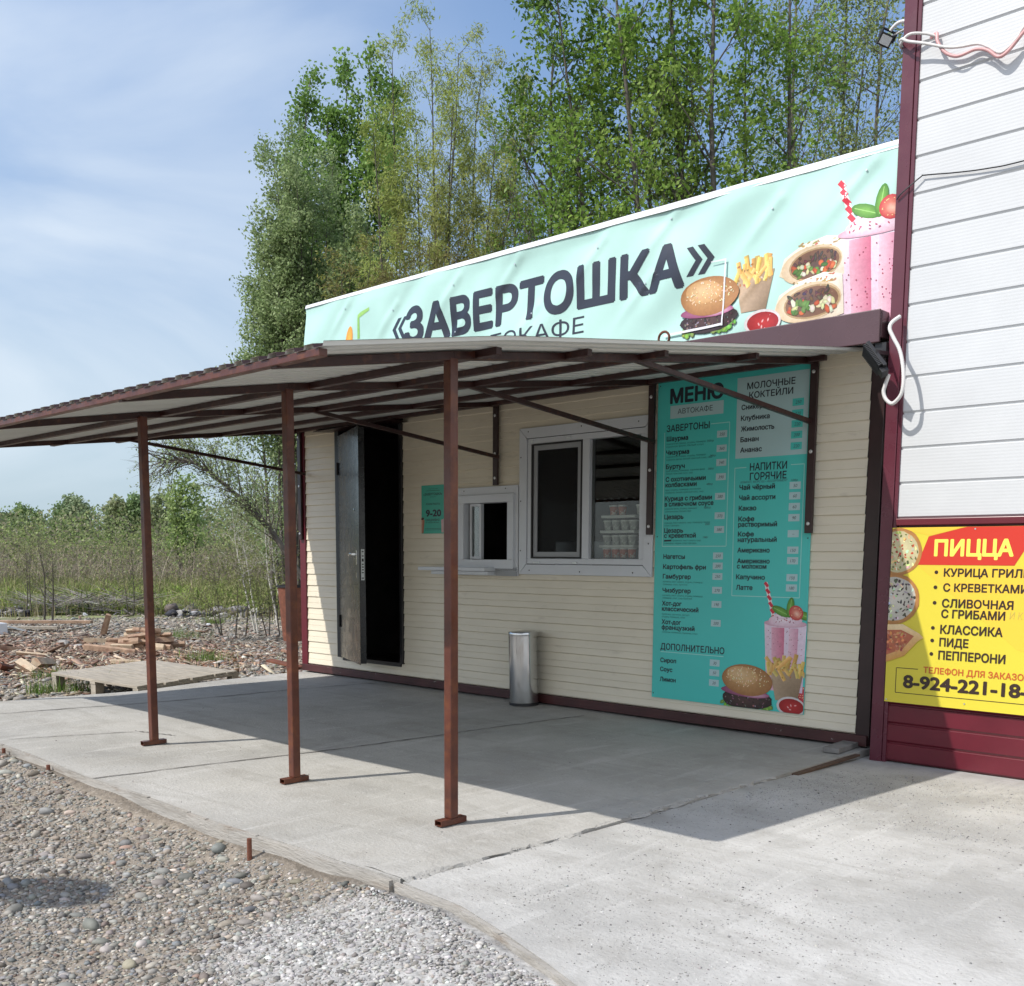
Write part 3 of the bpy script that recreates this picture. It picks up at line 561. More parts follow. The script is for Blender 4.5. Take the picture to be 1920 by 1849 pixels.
M_mesh = bpy.data.materials.new('insect_mesh'); M_mesh.use_nodes = True; t_ = M_mesh.node_tree; t_.nodes.clear(); o_ = t_.nodes.new('ShaderNodeOutputMaterial'); ms_ = t_.nodes.new('ShaderNodeMixShader'); ms_.inputs[0].default_value = .55
tr_ = t_.nodes.new('ShaderNodeBsdfTransparent'); df_ = t_.nodes.new('ShaderNodeBsdfDiffuse'); df_.inputs[0].default_value = (.03, .03, .03, 1); t_.links.new(tr_.outputs[0], ms_.inputs[1]); t_.links.new(df_.outputs[0], ms_.inputs[2]); t_.links.new(ms_.outputs[0], o_.inputs[0])
b = MB(); b.box(3.222, 3.65, -.004, -.002, 1.24, 2.048); b.build('mesh', M_mesh, sc)
for q in ((3.55, 3.59, -.035, -.022, 2.115, 2.13), (3.17, 3.19, -.035, -.02, 2.11, 2.125), (3.2, 3.26, -.03, -.02, 1.146, 1.16), (3.62, 3.66, -.03, -.02, 1.146, 1.16)): b = MB(); b.box(*q); b.build('window_clip', M_tag, win)

b = MB(); ring(b, 2.245, 3.025, 1.04, 1.785, .078, -.03, -.012); b.box(2.255, 2.34, -.045, -.03, 1.09, 1.70); sw = b.build('serving_window', M_pvc, K, bevel=.003)
screws(sw, [(2.29, 1.66), (2.29, 1.12), (2.4, 1.755), (2.9, 1.76), (2.98, 1.66), (2.98, 1.15)], -.0465)
b = MB(); ring(b, 2.323, 2.99, 1.10, 1.72, .07, -.052, .06, wb=.075); b.build('frame', M_pvc, sw, bevel=.004)
b = MB(); ring(b, 2.42, 2.56, 1.178, 1.648, .022, .0, .035); b.build('sliding_sash', M_pvc, sw, bevel=.002)
b = MB(); b.box(2.442, 2.538, .012, .017, 1.2, 1.626); b.build('pane', M_glass, sw)
b = MB()
for i in range(18): b.box(2.888, 2.897, -.0, .004, 1.19 + i * .0255, 1.199 + i * .0255)
b.build('light_strip', M_lead, sw)
b = MB(); b.box(1.93, 2.775, -.17, -.014, 1.078, 1.108); b.box(2.05, 2.76, -.12, -.014, 1.045, 1.076); b.build('serving_shelf', M_pvc, sw, bevel=.003)
b = MB()
for i in range(12): b.box(2.785 + i * .0195, 2.799 + i * .0195, -.05, -.02, 1.085, 1.108)
b.box(2.785, 3.02, -.045, -.02, 1.04, 1.078); b.build('sill_vent', M_screen_frame, sw)

# ice cream cups stacked inside the right-hand pane: every cup and every tray is a thing of its own
M_cupr = mat('red_printed_cup', (.5, .12, .07), .5, spots=[((.75, .68, .6), 30, .52, .6, .9)]); M_cupg = mat('grey_printed_cup', (.42, .42, .4), .5, spots=[((.7, .7, .66), 34, .5, .6, .9), ((.12, .2, .12), 22, .6, .66, .8)]); M_cupw = mat('white_cup_lid', (.75, .75, .72), .4)
def cup(x, y, z, red, label):
    c = thing('paper_cup', label, 'paper cup', (x, y, z), 'paper cups stacked inside the window')
    b = MB(); b.lathe([(0, 0), (.027, 0), (.034, .064), (.0, .064)], (x, y, z), 18); b.build('cup_body', M_cupr if red else M_cupg, c, smooth=40)
    b = MB(); b.lathe([(.034, .0641), (.037, .0641), (.0372, .074), (.0, .0745)], (x, y, z), 18); b.build('lid', M_cupw, c, smooth=40)
rows = [(1.197, 0, 1, 'bottom row'), (1.295, .0, 0, 'second row up'), (1.409, .006, 0, 'third row up'), (1.523, .012, 1, 'top row')]
posn = ['leftmost', 'second from the left', 'third from the left', 'rightmost']
for r, (z, dx, red, rn) in enumerate(rows):
    xs = [3.845 + dx + .0815 * i for i in range(4)] if r < 3 else [3.90, 3.984, 4.166]
    for i, x in enumerate(xs):
        isred = red and not (r == 3 and i == 2); nm = posn[i] if r < 3 else ['leftmost', 'middle', 'rightmost'][i]
        cup(x + rnd.uniform(-.004, .004), .13, z, isred, f'{"red" if isred else "grey"} paper cup, {nm} in the {rn}, behind the glass')
for z, dx, w, rn in ((1.2795, -.005, .335, 'lowest'), (1.390, .002, .335, 'middle'), (1.505, .01, .33, 'highest')):
    b = MB(); b.box(3.80 + dx, 3.80 + dx + w, .085, .175, z - .006, z + .016 if rn != 'lowest' else z + .0145); tag(b.build('cup_tray', M_cupw, bevel=.003, loc=(3.9, .13, z)), f'white cardboard tray between rows of paper cups, the {rn} of three', 'tray', 'trays between the paper cups')
b = MB(); b.box(3.74, 4.24, .07, .25, 1.12, 1.1965); b.box(3.76, 4.22, .09, .23, .9, 1.12); tag(b.build('cup_stand', M_in, loc=(4, .15, .9), bevel=.004), 'dark stand on the counter carrying the stack of paper cups', 'stand')
# ---------------------------------------------------------------- canopy
CN = thing('canopy', 'brown steel canopy with corrugated roof on thin square posts in front of the kiosk', 'canopy', (3.0, -3.16, 0))
def rz(y): return float(np.interp(y, [-4.08, -3.16, 0.05], [1.906, 2.062, 2.47]))
RX = [.03, 2.80, 4.393, 5.63]
for x in RX:
    b = MB(); b.bar((x, -4.05, rz(-4.05) - .010), (x, -3.16, rz(-3.16) - .010), .04, .037); b.bar((x, -3.16, rz(-3.16) - .010), (x, -.045, rz(-.045) - .010), .04, .037); b.build('rafter', M_brown, CN, bevel=.003)
for x in (.03, 2.827, 4.393, 5.625):
    lean = rnd.uniform(-.004, .004)
    b = MB(); b.bar((x, -3.16, .029), (x + lean, -3.16, rz(-3.16) - .02), .046, .046, up=(0, 1, 0)); po = b.build('post', M_post, CN, bevel=.004)
    b = MB(); w = .022; y0, y1, t = -3.24, -3.085, .003          # a length of open square tube welded under the post
    b.box(x - w, x + w, y0, y1, .0255, .0285); b.box(x - w, x + w, y0, y1, .0025, .0055); b.box(x - w, x - w + t, y0, y1, .0055, .0255); b.box(x + w - t, x + w, y0, y1, .0055, .0255); b.build('foot', M_post, po)
for y, x1 in ((-4.04, 5.93), (-3.02, 5.78), (-2.43, 5.79), (-1.84, 5.80), (-.96, 5.79), (-.13, 5.77)):
    b = MB(); z = rz(y) - .007; b.bar((-.30, y, z), (x1, y, z), .036, .033 if y > -4 else .028); b.build('purlin' if y > -4 else 'front_tube', M_brown if y > -4 else M_post, CN, bevel=.003)
for i, x in enumerate(RX):
    b = MB(); b.bar((x, -1.88, rz(-1.88) - .015), (x, -.035, 2.07 if i == 3 else 2.03 if i == 2 else 2.02), .028, .028); b.build('brace', M_brown, CN, bevel=.002)
    zlo = (1.362, 1.79, 1.365, 1.362)[i]; bx = (-.055, 2.775, 4.372, 5.648)[i]
    b = MB(); b.box(bx - .026, bx + .026, -.05, -.028, zlo, 2.50); b.build('wall_bracket', M_dark, CN, bevel=.002); br = CN.children[-1] if False else [o for o in COL.objects if o.parent == CN][-1]
    for z in ((2.39, 2.36, 2.35, 2.38)[i], (1.9, 2.05, 1.83, 1.88)[i], zlo + .06):
        b = MB(); b.lathe([(0, 0), (.011, 0), (.012, .003), (.007, .005), (.007, .008), (0, .008)], (0, 0, 0), 10); b.v = [(bx + v[0], -.0502 - v[2], z + v[1]) for v in b.v]; b.build('bolt', M_screw, br, smooth=40)
b = MB(); b.box(.0, 5.66, -.058, -.0285, 2.44, 2.468); b.build('wall_rail', M_dark, CN)
# corrugated sheets: trapezoid ribs running down the slope, underside primed grey, top brown
b = MB(); pit = .115; prof = []
x = -.30
while x < 5.97:
    prof += [(x, 0), (x + .050, 0), (x + .056, .015), (x + .106, .015), (x + .112, 0)]; x += pit
prof = [(min(p[0], 5.97), p[1]) for p in prof] + [(5.97, 0)]
ys = [-4.065, -3.16, -2.2, -1.2, -.4, .02]
for y0, y1 in zip(ys[:-1], ys[1:]):
    for (xa, ha), (xb, hb) in zip(prof[:-1], prof[1:]):
        if xb <= xa: continue
        q = [(xa, y0, rz(y0) + .0112 + ha), (xb, y0, rz(y0) + .0112 + hb), (xb, y1, rz(y1) + .0112 + hb), (xa, y1, rz(y1) + .0112 + ha)]
        b.face(q[::-1], 0); b.face([(p[0], p[1], p[2] + .0012) for p in q], 1)
for (xa, ha), (xb, hb) in zip(prof[:-1], prof[1:]):
    if xb > xa: b.face([(xa, -4.065, rz(-4.065) + .0112 + ha), (xb, -4.065, rz(-4.065) + .0112 + hb), (xb, -4.065, rz(-4.065) + .0124 + hb), (xa, -4.065, rz(-4.065) + .0124 + ha)], 1)
b.build('roof_sheet', [M_sheet_low, M_sheet_top], CN)

# ---------------------------------------------------------------- neighbouring building (white siding over a maroon base)
NB = thing('neighbouring_shop', 'white siding building with maroon corner trim and maroon base, at the right edge', 'building', (6.9, -.1, 0))
M_ribbed = mat('ribbed_white_siding', (.54, .555, .57), .4, var=.05, scale=2, spots=[((.44, .43, .42), 6, .66, .84, .3)])
t_ = M_ribbed.node_tree; w_ = t_.nodes.new('ShaderNodeTexWave'); w_.bands_direction = 'Z'; w_.inputs['Scale'].default_value = 17.0; bp_ = t_.nodes.new('ShaderNodeBump'); bp_.inputs['Strength'].default_value = .06; bp_.inputs['Distance'].default_value = .004; tc_ = t_.nodes.new('ShaderNodeTexCoord')
t_.links.new(tc_.outputs['Object'], w_.inputs['Vector']); t_.links.new(w_.outputs['Fac'], bp_.inputs['Height']); t_.links.new(bp_.outputs[0], t_.nodes['Principled BSDF'].inputs['Normal'])
def flatlap(name, x0, x1, z0, z1, y, lap, m, parent):
    "flat panels with a recessed shadow joint between them"
    b = MB(); z = z0
    while z < z1:
        t = min(z1, z + lap); b.face([(x0, y - .010, z + .012), (x1, y - .010, z + .012), (x1, y - .010, t - .009), (x0, y - .010, t - .009)])
        b.face([(x0, y, z), (x1, y, z), (x1, y - .010, z + .012), (x0, y - .010, z + .012)]); b.face([(x0, y - .010, t - .009), (x1, y - .010, t - .009), (x1, y, t - .006), (x0, y, t - .006)]); b.face([(x0, y, t - .006), (x1, y, t - .006), (x1, y, t), (x0, y, t)]); z = t
    return b.build(name, m, parent)
flatlap('white_siding', 6.285, 12.0, 1.438, 5.8, -.14, .2047, M_ribbed, NB)
flatlap('base_siding', 6.285, 12.0, -.03, 1.395, -.14, .1165, M_maroon, NB)
b = MB(); b.box(6.285, 12, -.172, -.10, 1.396, 1.437); b.build('ledge', M_maroon, NB, bevel=.004)
b = MB(); b.box(6.188, 6.263, -.165, .0, -.06, 5.8); b.box(6.265, 6.288, -.160, -.02, -.06, 5.8); b.build('corner_trim', mat('sky_greyed_maroon_trim', (.10, .022, .036), .28, var=.12, scale=3, rvar=.08), NB, bevel=.003)  # maroon greyed in the base colour for its sky reflection
b = MB(); b.box(6.19, 6.20, .002, 7, -.06, 5.8); b.box(6.2, 12, 6.98, 7, -.06, 5.8); b.box(11.98, 12, -.13, 6.98, -.06, 5.8); b.box(6.19, 12, -.10, 7, 5.8, 5.83); b.build('shell', M_white, NB)

# ---------------------------------------------------------------- roof banner
def wr(x, z):
    s = .0
    for a, kx, kz, ph in ((.0085, 3.1, -6.5, .3), (.006, 7.0, -9.0, 1.9), (.0045, 4.4, 8.0, 4.1), (.003, 13, -14, 2.2), (.010, 1.3, -2.4, 5.0)): s += a * math.sin(kx * x + kz * z + ph + 1.1 * math.sin(1.7 * x + .9 * z))
    pin = 0
    for px0, pz0 in ((.85, 3.5), (1.55, 3.38), (2.35, 3.46), (3.05, 3.5), (3.9, 3.46), (4.55, 3.53), (5.35, 3.42), (5.98, 3.5), (3.25, 3.09), (4.35, 3.13), (2.35, 3.08), (5.2, 2.95)):
        dx, dz = x - px0, z - pz0; r2 = dx * dx + dz * dz; pin += .012 * math.exp(-r2 / .015); u = (dx * .72 + dz * .69); v = (-dx * .69 + dz * .72); s -= .013 * math.exp(-(v / .035) ** 2) * math.exp(-(u / .30) ** 2) * (1 if u < 0.1 else .4)
    f = min(1, max(0, (3.64 - z) / .12)) * min(1, max(0, (6.2 - x) / .05)); return (s + pin) * (.25 + .75 * f)
BN = thing('roof_banner', 'long mint cloth banner reading ЗАВЕРТОШКА with pictures of food, above the kiosk roof', 'banner', (3.2, -.10, 2.62))
YB = -.115
b = MB(); b.face([(.20, YB, 2.60), (6.188, YB, 2.60), (6.188, YB, 3.60), (.20, YB, 3.60)]); b.build('cloth', M_mint, BN, warp=wr, smooth=180)
b = MB(); b.face([(.20, YB, 3.598), (6.188, YB, 3.580), (6.188, YB + .012, 3.63), (.20, YB + .012, 3.63)]); b.face([(.20, YB + .012, 3.63), (6.188, YB + .012, 3.63), (6.188, YB + .07, 3.645), (.20, YB + .07, 3.645)]); b.build('hem', M_whitecloth, BN, warp=lambda x, z: -.004 + .4 * wr(x, z), smooth=50)
b = MB(); b.box(.21, 6.18, -.06, -.02, 3.60, 3.64); b.box(.21, 6.18, -.06, -.02, 2.66, 2.70)
for x in (.23, 1.7, 3.2, 4.7, 6.16): b.box(x - .02, x + .02, -.06, -.02, 2.7, 3.6); b.bar((x, -.03, 3.5), (x, .9, 2.66), .03, .03)
b.build('banner_frame', M_dark, BN)
b = MB(); text(b, 'ЗАВЕРТОШКА', 1.742, 3.062, .288, YB - .0022, x1=4.665, bold=.042); b.build('name_lettering', M_navy, BN, warp=wr)
b = MB()
for x0, sg in ((1.535, -1), (1.625, -1), (4.70, 1), (4.79, 1)):
    zc = 3.205; w, h, t = .075, .095, .052
    P = [(0, h), (t, h), (t + w, 0), (t, -h), (0, -h), (w, 0)]
    if sg < 0: P = [(t + w - x, z) for x, z in reversed(P)]
    pts = [(x0 + x, YB - .0022, zc + z) for x, z in P]
    b = MB()
    for q in ((0, 1, 2, 5), (5, 2, 3, 4)) if sg > 0 else ((0, 3, 4, 5), (0, 1, 2, 3)): b.face([pts[i] for i in q])
    b.build('quotation_mark', M_navy, BN, warp=wr)
b = MB(); text(b, 'АВТОКАФЕ', 2.44, 2.872, .122, YB - .0022, x1=3.782, bold=.0); b.build('subtitle_lettering', M_navy, BN, warp=wr)
b = MB(); y = YB - .0026
for q in ([(4.90, 3.174), (5.017, 3.176), (5.017, 3.164), (4.90, 3.168)], [(5.005, 3.166), (5.017, 3.166), (5.019, 2.74), (5.007, 2.74)], [(4.52, 2.752), (5.007, 2.758), (5.007, 2.742), (4.52, 2.736)]): b.face([(p[0], YB - .0175, p[1]) for p in q[::-1]])
def banner_pic(name, fn, x, z, k, clip=None, off=.002):
    p = Pic(YB - off, x, z, k, 4e-5); fn(p); return p.build(name, M_print, BN, warp=wr, clip=clip, grid=.0125)
CL = [((6.1875, 0, 0), (1, 0, 0)), ((0, 0, 2.605), (0, 0, -1))]
banner_pic('milkshake_picture', lambda p: pic_shake(p, True, 1.4), 6.04, 2.91, .40, CL, .0022)
banner_pic('wrap_picture', pic_wrap, 5.645, 3.025, .200, CL, .0025); banner_pic('wrap_picture', pic_wrap, 5.63, 2.80, .212, CL, .0062)
banner_pic('fries_picture', pic_fries, 5.235, 3.02, .20, CL, .0022); banner_pic('burger_picture', pic_burger, 4.895, 2.885, .245, CL, .0085); banner_pic('sauce_picture', pic_sauce, 5.316, 2.715, .135, CL, .0085)
b.build('printed_frame_line', M_whitecloth, BN, warp=wr)
p = Pic(YB - .002); p.poly([(1.03, 3.2), (1.065, 3.2), (1.075, 3.39), (1.045, 3.39)], (.25, .5, .12)); p.poly([(1.045, 3.385), (1.085, 3.385), (1.225, 3.425), (1.225, 3.452), (1.10, 3.43), (1.05, 3.41)], (.3, .55, .14)); p.ell(.91, 3.22, .05, .11, (.9, .45, .08), (.75, .28, .03), -.2, 16); p.build('juice_picture', M_print, BN, warp=wr)
for x, z in ((.85, 3.5), (1.55, 3.38), (2.35, 3.46), (3.05, 3.5), (3.9, 3.46), (4.55, 3.53), (5.35, 3.42), (5.98, 3.5), (3.25, 3.09), (4.35, 3.13), (2.35, 3.08)): b = MB(); b.mesh([(x + .007 * math.cos(t), YB + wr(x, z) - .006, z + .007 * math.sin(t)) for t in np.arange(8) * math.pi / 4], [tuple(range(8))]); b.build('screw', M_screw, BN)

# ---------------------------------------------------------------- menu board
MN = thing('menu_board', 'tall teal menu board with price slips and food pictures on the kiosk front', 'menu board', (5.03, -.02, .17))
b = MB(); b.box(4.410, 5.652, -.0195, -.0125, .1687, 2.46); b.build('board', M_teal, MN)
b = MB(); text(b, 'МЕНЮ', 4.522, 2.292, .096, -.0203, x1=4.958, bold=.045); b.build('title_lettering', M_ink, MN)
Ym = -.0200
for cx, cz, w, h in ((5.336, 2.138, .533, .534), (4.743, 2.228, .443, .089)): b = MB(); b.face([(cx - w / 2, Ym, cz - h / 2), (cx + w / 2, Ym, cz - h / 2), (cx + w / 2, Ym, cz + h / 2), (cx - w / 2, Ym, cz + h / 2)]); b.build('pale_panel', M_milk, MN)
b = MB()
def line(b, pts, w, y):
    for (xa, za), (xb, zb) in zip(pts[:-1], pts[1:]):
        d = math.hypot(xb - xa, zb - za); nx, nz = -(zb - za) / d * w / 2, (xb - xa) / d * w / 2
        b.face([(xa - nx, y, za - nz), (xb - nx, y, zb - nz), (xb + nx, y, zb + nz), (xa + nx, y, za + nz)]); y -= .00008
line(b, [(4.866, 2.121), (5.017, 2.121), (5.017, 1.28), (4.476, 1.28), (4.476, 2.09)], .006, Ym); b.build('frame_line', M_pale, MN); b = MB(); line(b, [(5.158, 1.808), (5.069, 1.808), (5.075, .94), (5.59, .94), (5.59, 1.808), (5.493, 1.808)], .006, Ym); b.build('frame_line', M_pale, MN); b = MB(); line(b, [(4.483, .512), (5.022, .512)], .006, Ym)
b.build('underline', M_pale, MN)
HEAD = [('ЗАВЕРТОНЫ', 4.494, 4.855, 2.094, .0454), ('МОЛОЧНЫЕ', 5.147, 5.503, 2.324, .0423), ('КОКТЕЙЛИ', 5.164, 5.489, 2.263, .041), ('НАПИТКИ', 5.187, 5.464, 1.785, .0488), ('ГОРЯЧИЕ', 5.189, 5.463, 1.722, .0480), ('ДОПОЛНИТЕЛЬНО', 4.482, 5.028, .529, .046), ('АВТОКАФЕ', 4.585, 4.877, 2.212, .0361)]
ITEM = [('Шаурма', 4.496, 4.678, 2.028), ('Чизурма', 4.494, 4.69, 1.931), ('Буртуч', 4.495, 4.655, 1.832), ('С охотничьими', 4.495, 4.834, 1.742), ('колбасками', 4.494, 4.76, 1.703), ('Курица с грибами', 4.491, 4.89, 1.605), ('в сливочном соусе', 4.491, 4.904, 1.566), ('Цезарь', 4.491, 4.655, 1.475), ('Цезарь', 4.492, 4.655, 1.378), ('с креветкой', 4.492, 4.764, 1.342), ('Сникерс', 5.108, 5.296, 2.193), ('Клубника', 5.106, 5.323, 2.121), ('Жимолость', 5.109, 5.36, 2.05), ('Банан', 5.107, 5.245, 1.979), ('Ананас', 5.108, 5.272, 1.91), ('Чай чёрный', 5.111, 5.38, 1.66), ('Чай ассорти', 5.111, 5.386, 1.59), ('Какао', 5.11, 5.245, 1.52), ('Кофе', 5.11, 5.232, 1.448), ('растворимый', 5.11, 5.406, 1.411), ('Кофе', 5.11, 5.232, 1.346), ('натуральный', 5.11, 5.407, 1.308), ('Нагетсы', 4.49, 4.676, 1.191), ('Картофель фри', 4.489, 4.856, 1.118), ('Гамбургер', 4.489, 4.73, 1.048), ('Чизбургер', 4.489, 4.732, .947), ('Хот-дог', 4.487, 4.657, .852), ('классический', 4.487, 4.803, .813), ('Хот-дог', 4.488, 4.656, .717), ('французкий', 4.488, 4.774, .678), ('Сироп', 4.483, 4.622, .435), ('Соус', 4.483, 4.591, .368), ('Лимон', 4.482, 4.623, .294), ('Американо', 5.11, 5.357, 1.237), ('Американо', 5.111, 5.36, 1.164), ('с молоком', 5.11, 5.337, 1.128), ('Капучино', 5.106, 5.328, 1.055), ('Латте', 5.108, 5.236, .983)]
SMALL = [('пшеничная лаваш, огурец, помидор', 4.494, 4.828, 2.002), ('куриное филе, белый соус', 4.494, 4.812, 1.983), ('пшеничная лаваш, огурец, помидор', 4.496, 4.831, 1.911), ('куриное филе, белый красный соус, сыр', 4.497, 4.883, 1.891), ('фри, огурец, помидор, куриное филе', 4.496, 4.826, 1.811), ('белый, красный соус, сыр', 4.496, 4.726, 1.792), ('фри, огурец, помидор, охотничьи', 4.494, 4.796, 1.677), ('колбаски, белый, красный соус, сыр', 4.494, 4.818, 1.658), ('куриное филе, огурец, помидор', 4.493, 4.769, 1.543), ('шампиньоны, белый соус', 4.494, 4.721, 1.524), ('курица, лист салата, сыр, помидор черри', 4.491, 4.88, 1.443), ('соус Цезарь', 4.492, 4.622, 1.424), ('креветки, лист салата, сыр', 4.566, 4.807, 1.316), ('помидор черри, соус Цезарь', 4.493, 4.772, 1.297), ('котлета, лист салата, огурец, помидор', 4.49, 4.833, 1.02), ('помидор, соус, булочка', 4.491, 4.702, 1.001), ('котлета, лист салата, огурец, помидор', 4.489, 4.837, .921), ('помидор, соус, сыр, булочка', 4.49, 4.745, .902), ('булочка, сосиска, кетчуп', 4.488, 4.726, .784), ('огурец, помидор, соус', 4.488, 4.691, .765), ('сосиска, колбаска, булочка, соус', 4.49, 4.801, .653)]
HAND = [('350гр', 4.836, 4.891, 2.0), ('340гр', 4.861, 4.912, 1.898), ('300гр', 4.851, 4.898, 1.809), ('400гр', 4.842, 4.893, 1.704), ('400гр', 4.825, 4.881, 1.542), ('350г', 4.839, 4.881, 1.427), ('КОМПОТ, МОРС 0,5 – АССОРТИМЕНТ', 5.117, 5.471, 1.703), ('100р', 5.498, 5.546, 1.701), ('190г', 4.825, 4.868, 1.336)]
for s, x0, x1, z, h in HEAD: b = MB(); text(b, s, x0, z, h, -.0206, x1=x1, bold=.0 if s == 'АВТОКАФЕ' else .022); b.build('heading', M_ink, MN)
for s, x0, x1, z in ITEM: b = MB(); text(b, s, x0, z, .0318, -.0206, x1=x1, bold=.034); b.build('menu_item', M_ink, MN)
for s, x0, x1, z in SMALL: b = MB(); text(b, s, x0, z, .0118, -.0204, x1=x1, bold=.0); b.build('ingredient_line', M_inkteal, MN)
b = MB(); b.face([(4.491, -.0205, 1.314), (4.556, -.0205, 1.316), (4.556, -.0205, 1.328), (4.491, -.0205, 1.326)]); b.build('crossed_out_word', M_ink, MN)
for s, x0, x1, z in HAND: b = MB(); text(b, s, x0, z, .014, -.0209, x1=x1, bold=.0, shear=.25); b.build('handwritten_note', M_pen, MN)
TAGL = [(4.959, 2.046, '350'), (4.959, 1.949, '360'), (4.959, 1.853, '340'), (4.959, 1.756, '390'), (4.957, 1.623, '380'), (4.958, 1.49, '370'), (4.957, 1.395, '380'), (5.529, 1.673, '50'), (5.529, 1.606, '60'), (5.529, 1.536, '60'), (5.529, 1.464, '90'), (5.528, 1.36, '–'), (4.954, 1.213, '250'), (4.954, 1.143, '200'), (4.954, 1.07, '250'), (4.954, .974, '270'), (4.953, .875, '190'), (4.952, .743, '200'), (4.952, .462, '30'), (4.951, .392, '50'), (4.95, .32, '20'), (5.53, 1.252, '150'), (5.531, 1.183, '170'), (5.531, 1.072, '150'), (5.53, 1.004, '180')]
TAGM = [(5.529, 2.206, '250'), (5.528, 2.135, '220'), (5.527, 2.068, '220'), (5.526, 1.998, '200'), (5.526, 1.927, '220')]
for T, m in ((TAGL, M_milk), (TAGM, M_teal)):
    for x, z, s in T:
        b = MB(); w, h = .0405, .0235; b.face([(x - w, -.0205, z - h), (x + w, -.0205, z - h), (x + w, -.0205, z + h), (x - w, -.0205, z + h)])
        text(b, s, x, z - .011, .021, -.0208, bold=.0, align='c', mi=1, shear=.22, slope=rnd.uniform(-.05, .05)); b.build('price_slip', [m, M_pen], MN)
CLM = [((5.651, 0, 0), (1, 0, 0)), ((0, 0, .170), (0, 0, -1))]
def menu_pic(name, fn, x, z, k, off): p = Pic(-.0200 - off, x, z, k); fn(p); return p.build(name, M_print, MN, clip=CLM)
menu_pic('milkshake_picture', pic_shake, 5.495, .595, .285, .0006); menu_pic('fries_picture', pic_fries, 5.515, .44, .175, .0024)
menu_pic('sauce_picture', pic_sauce, 5.56, .213, .108, .0034); menu_pic('burger_picture', pic_burger, 5.222, .305, .208, .0034)
p = Pic(-.0206); p.ell(5.655, .295, .05, .06, (.6, .06, .08), (.45, .02, .04), .3, 14)
for i in range(14): p.ell(5.655 + rnd.uniform(-.045, .0), .295 + rnd.uniform(-.05, .05), .004, .003, (.8, .6, .3), None, 0, 5)
p.build('strawberry_picture', M_print, MN, clip=CLM)
screws(MN, [(4.43, 2.42), (4.43, 1.35), (4.425, .2), (5.63, 2.35), (5.635, 1.33), (5.636, .19)], -.0175, .005)

# ---------------------------------------------------------------- opening hours sign
HS = thing('hours_sign', 'small green opening hours sign reading 9-20, on the siding between door and serving window', 'sign', (1.95, -.02, 1.40))
b = MB(); b.box(1.807, 2.105, -.0165, -.0125, 1.402, 1.829); b.build('board', mat('green_print', (.05, .42, .31), .4), HS)
y = -.0172
for s, z, h, x0, x1, bo in (('АВТОКАФЕ', 1.792, .008, 1.905, 2.03, .0), ('«ЗАВЕРТОШКА»', 1.740, .021, 1.835, 2.085, .02), ('АВТОКАФЕ', 1.722, .007, 1.92, 2.0, 0), ('РЕЖИМ РАБОТЫ', 1.655, .016, 1.87, 2.055, .01), ('9-20', 1.555, .058, 1.87, 2.068, .045), ('ЕЖЕДНЕВНО', 1.512, .020, 1.865, 2.05, .02), ('без перерыва и выходных', 1.495, .009, 1.865, 2.045, .01)): b = MB(); text(b, s, x0, z, h, y, x1=x1, bold=bo); b.build('lettering', M_ink, HS)
b = MB()
line(b, [(1.872, 1.780), (2.052, 1.780)], .003, y); line(b, [(1.85, 1.446), (2.07, 1.446)], .003, y); line(b, [(1.85, 1.434), (2.07, 1.434)], .003, y); b.build('rule_lines', M_ink, HS)
p = Pic(-.0170); p.poly([(1.806, 1.405), (1.832, 1.405), (1.848, 1.525), (1.806, 1.53)], (.6, .2, .06), ((.55, .3, .2), (.3, .07, .02), (.35, .08, .03), (.65, .38, .25))); p.ell(1.822, 1.535, .02, .012, (.06, .03, .02), None, .2, 10); p.build('drink_picture', M_print, HS); p = Pic(-.0170); p.poly([(2.075, 1.41), (2.104, 1.41), (2.104, 1.53), (2.07, 1.52)], (.6, .4, .4)); p.build('drink_picture', M_print, HS)

# ---------------------------------------------------------------- pizza sign
PZ = thing('pizza_sign', 'yellow pizza sign with red title, topping list and phone number, on the maroon base', 'sign', (6.95, -.17, .34))
YP = -.1785
b = MB(); b.box(6.272, 7.75, -.178, -.174, .338, 1.383); b.build('board', M_yellow, PZ)
b = MB(); b.face([(6.438, YP - .0003, .83 + .33), (7.02, YP - .0003, .70), (7.75, YP - .0003, .52), (7.75, YP - .0003, 1.0), (7.0, YP - .0003, 1.16)]); b.build('amber_band', M_orange, PZ); b = MB(); b.face([(6.30, YP - .0004, 1.3825), (6.50, YP - .0004, 1.335), (6.70, YP - .0004, 1.3825)]); b.build('amber_band', M_orange, PZ)
b = MB(); b.face([(6.432, YP - .0008, 1.165), (6.977, YP - .0008, 1.165), (7.08, YP - .0008, 1.345), (7.09, YP - .0008, 1.3825), (6.708, YP - .0008, 1.3825), (6.492, YP - .0008, 1.33)]); b.build('title_plate', M_red, PZ)
b = MB(); text(b, 'ПИЦЦА', 6.533, 1.219, .090, YP - .0014, x1=6.965, bold=.04); b.build('title_lettering', M_lemon, PZ)
for s, x0, x1, z, h in (('КУРИЦА ГРИЛЬ', 6.593, 7.062, 1.1, .0449), ('С КРЕВЕТКАМИ', 6.594, 7.055, 1.014, .045), ('СЛИВОЧНАЯ', 6.592, 6.984, .922, .0469), ('С ГРИБАМИ', 6.591, 6.944, .861, .047), ('КЛАССИКА', 6.59, 6.936, .769, .0489), ('ПИДЕ', 6.589, 6.752, .695, .0473), ('ПЕППЕРОНИ', 6.587, 6.959, .618, .0492)): b = MB(); text(b, s, x0, z, h, YP - .0014, x1=x1, bold=.034); b.build('list_line', M_choc, PZ)
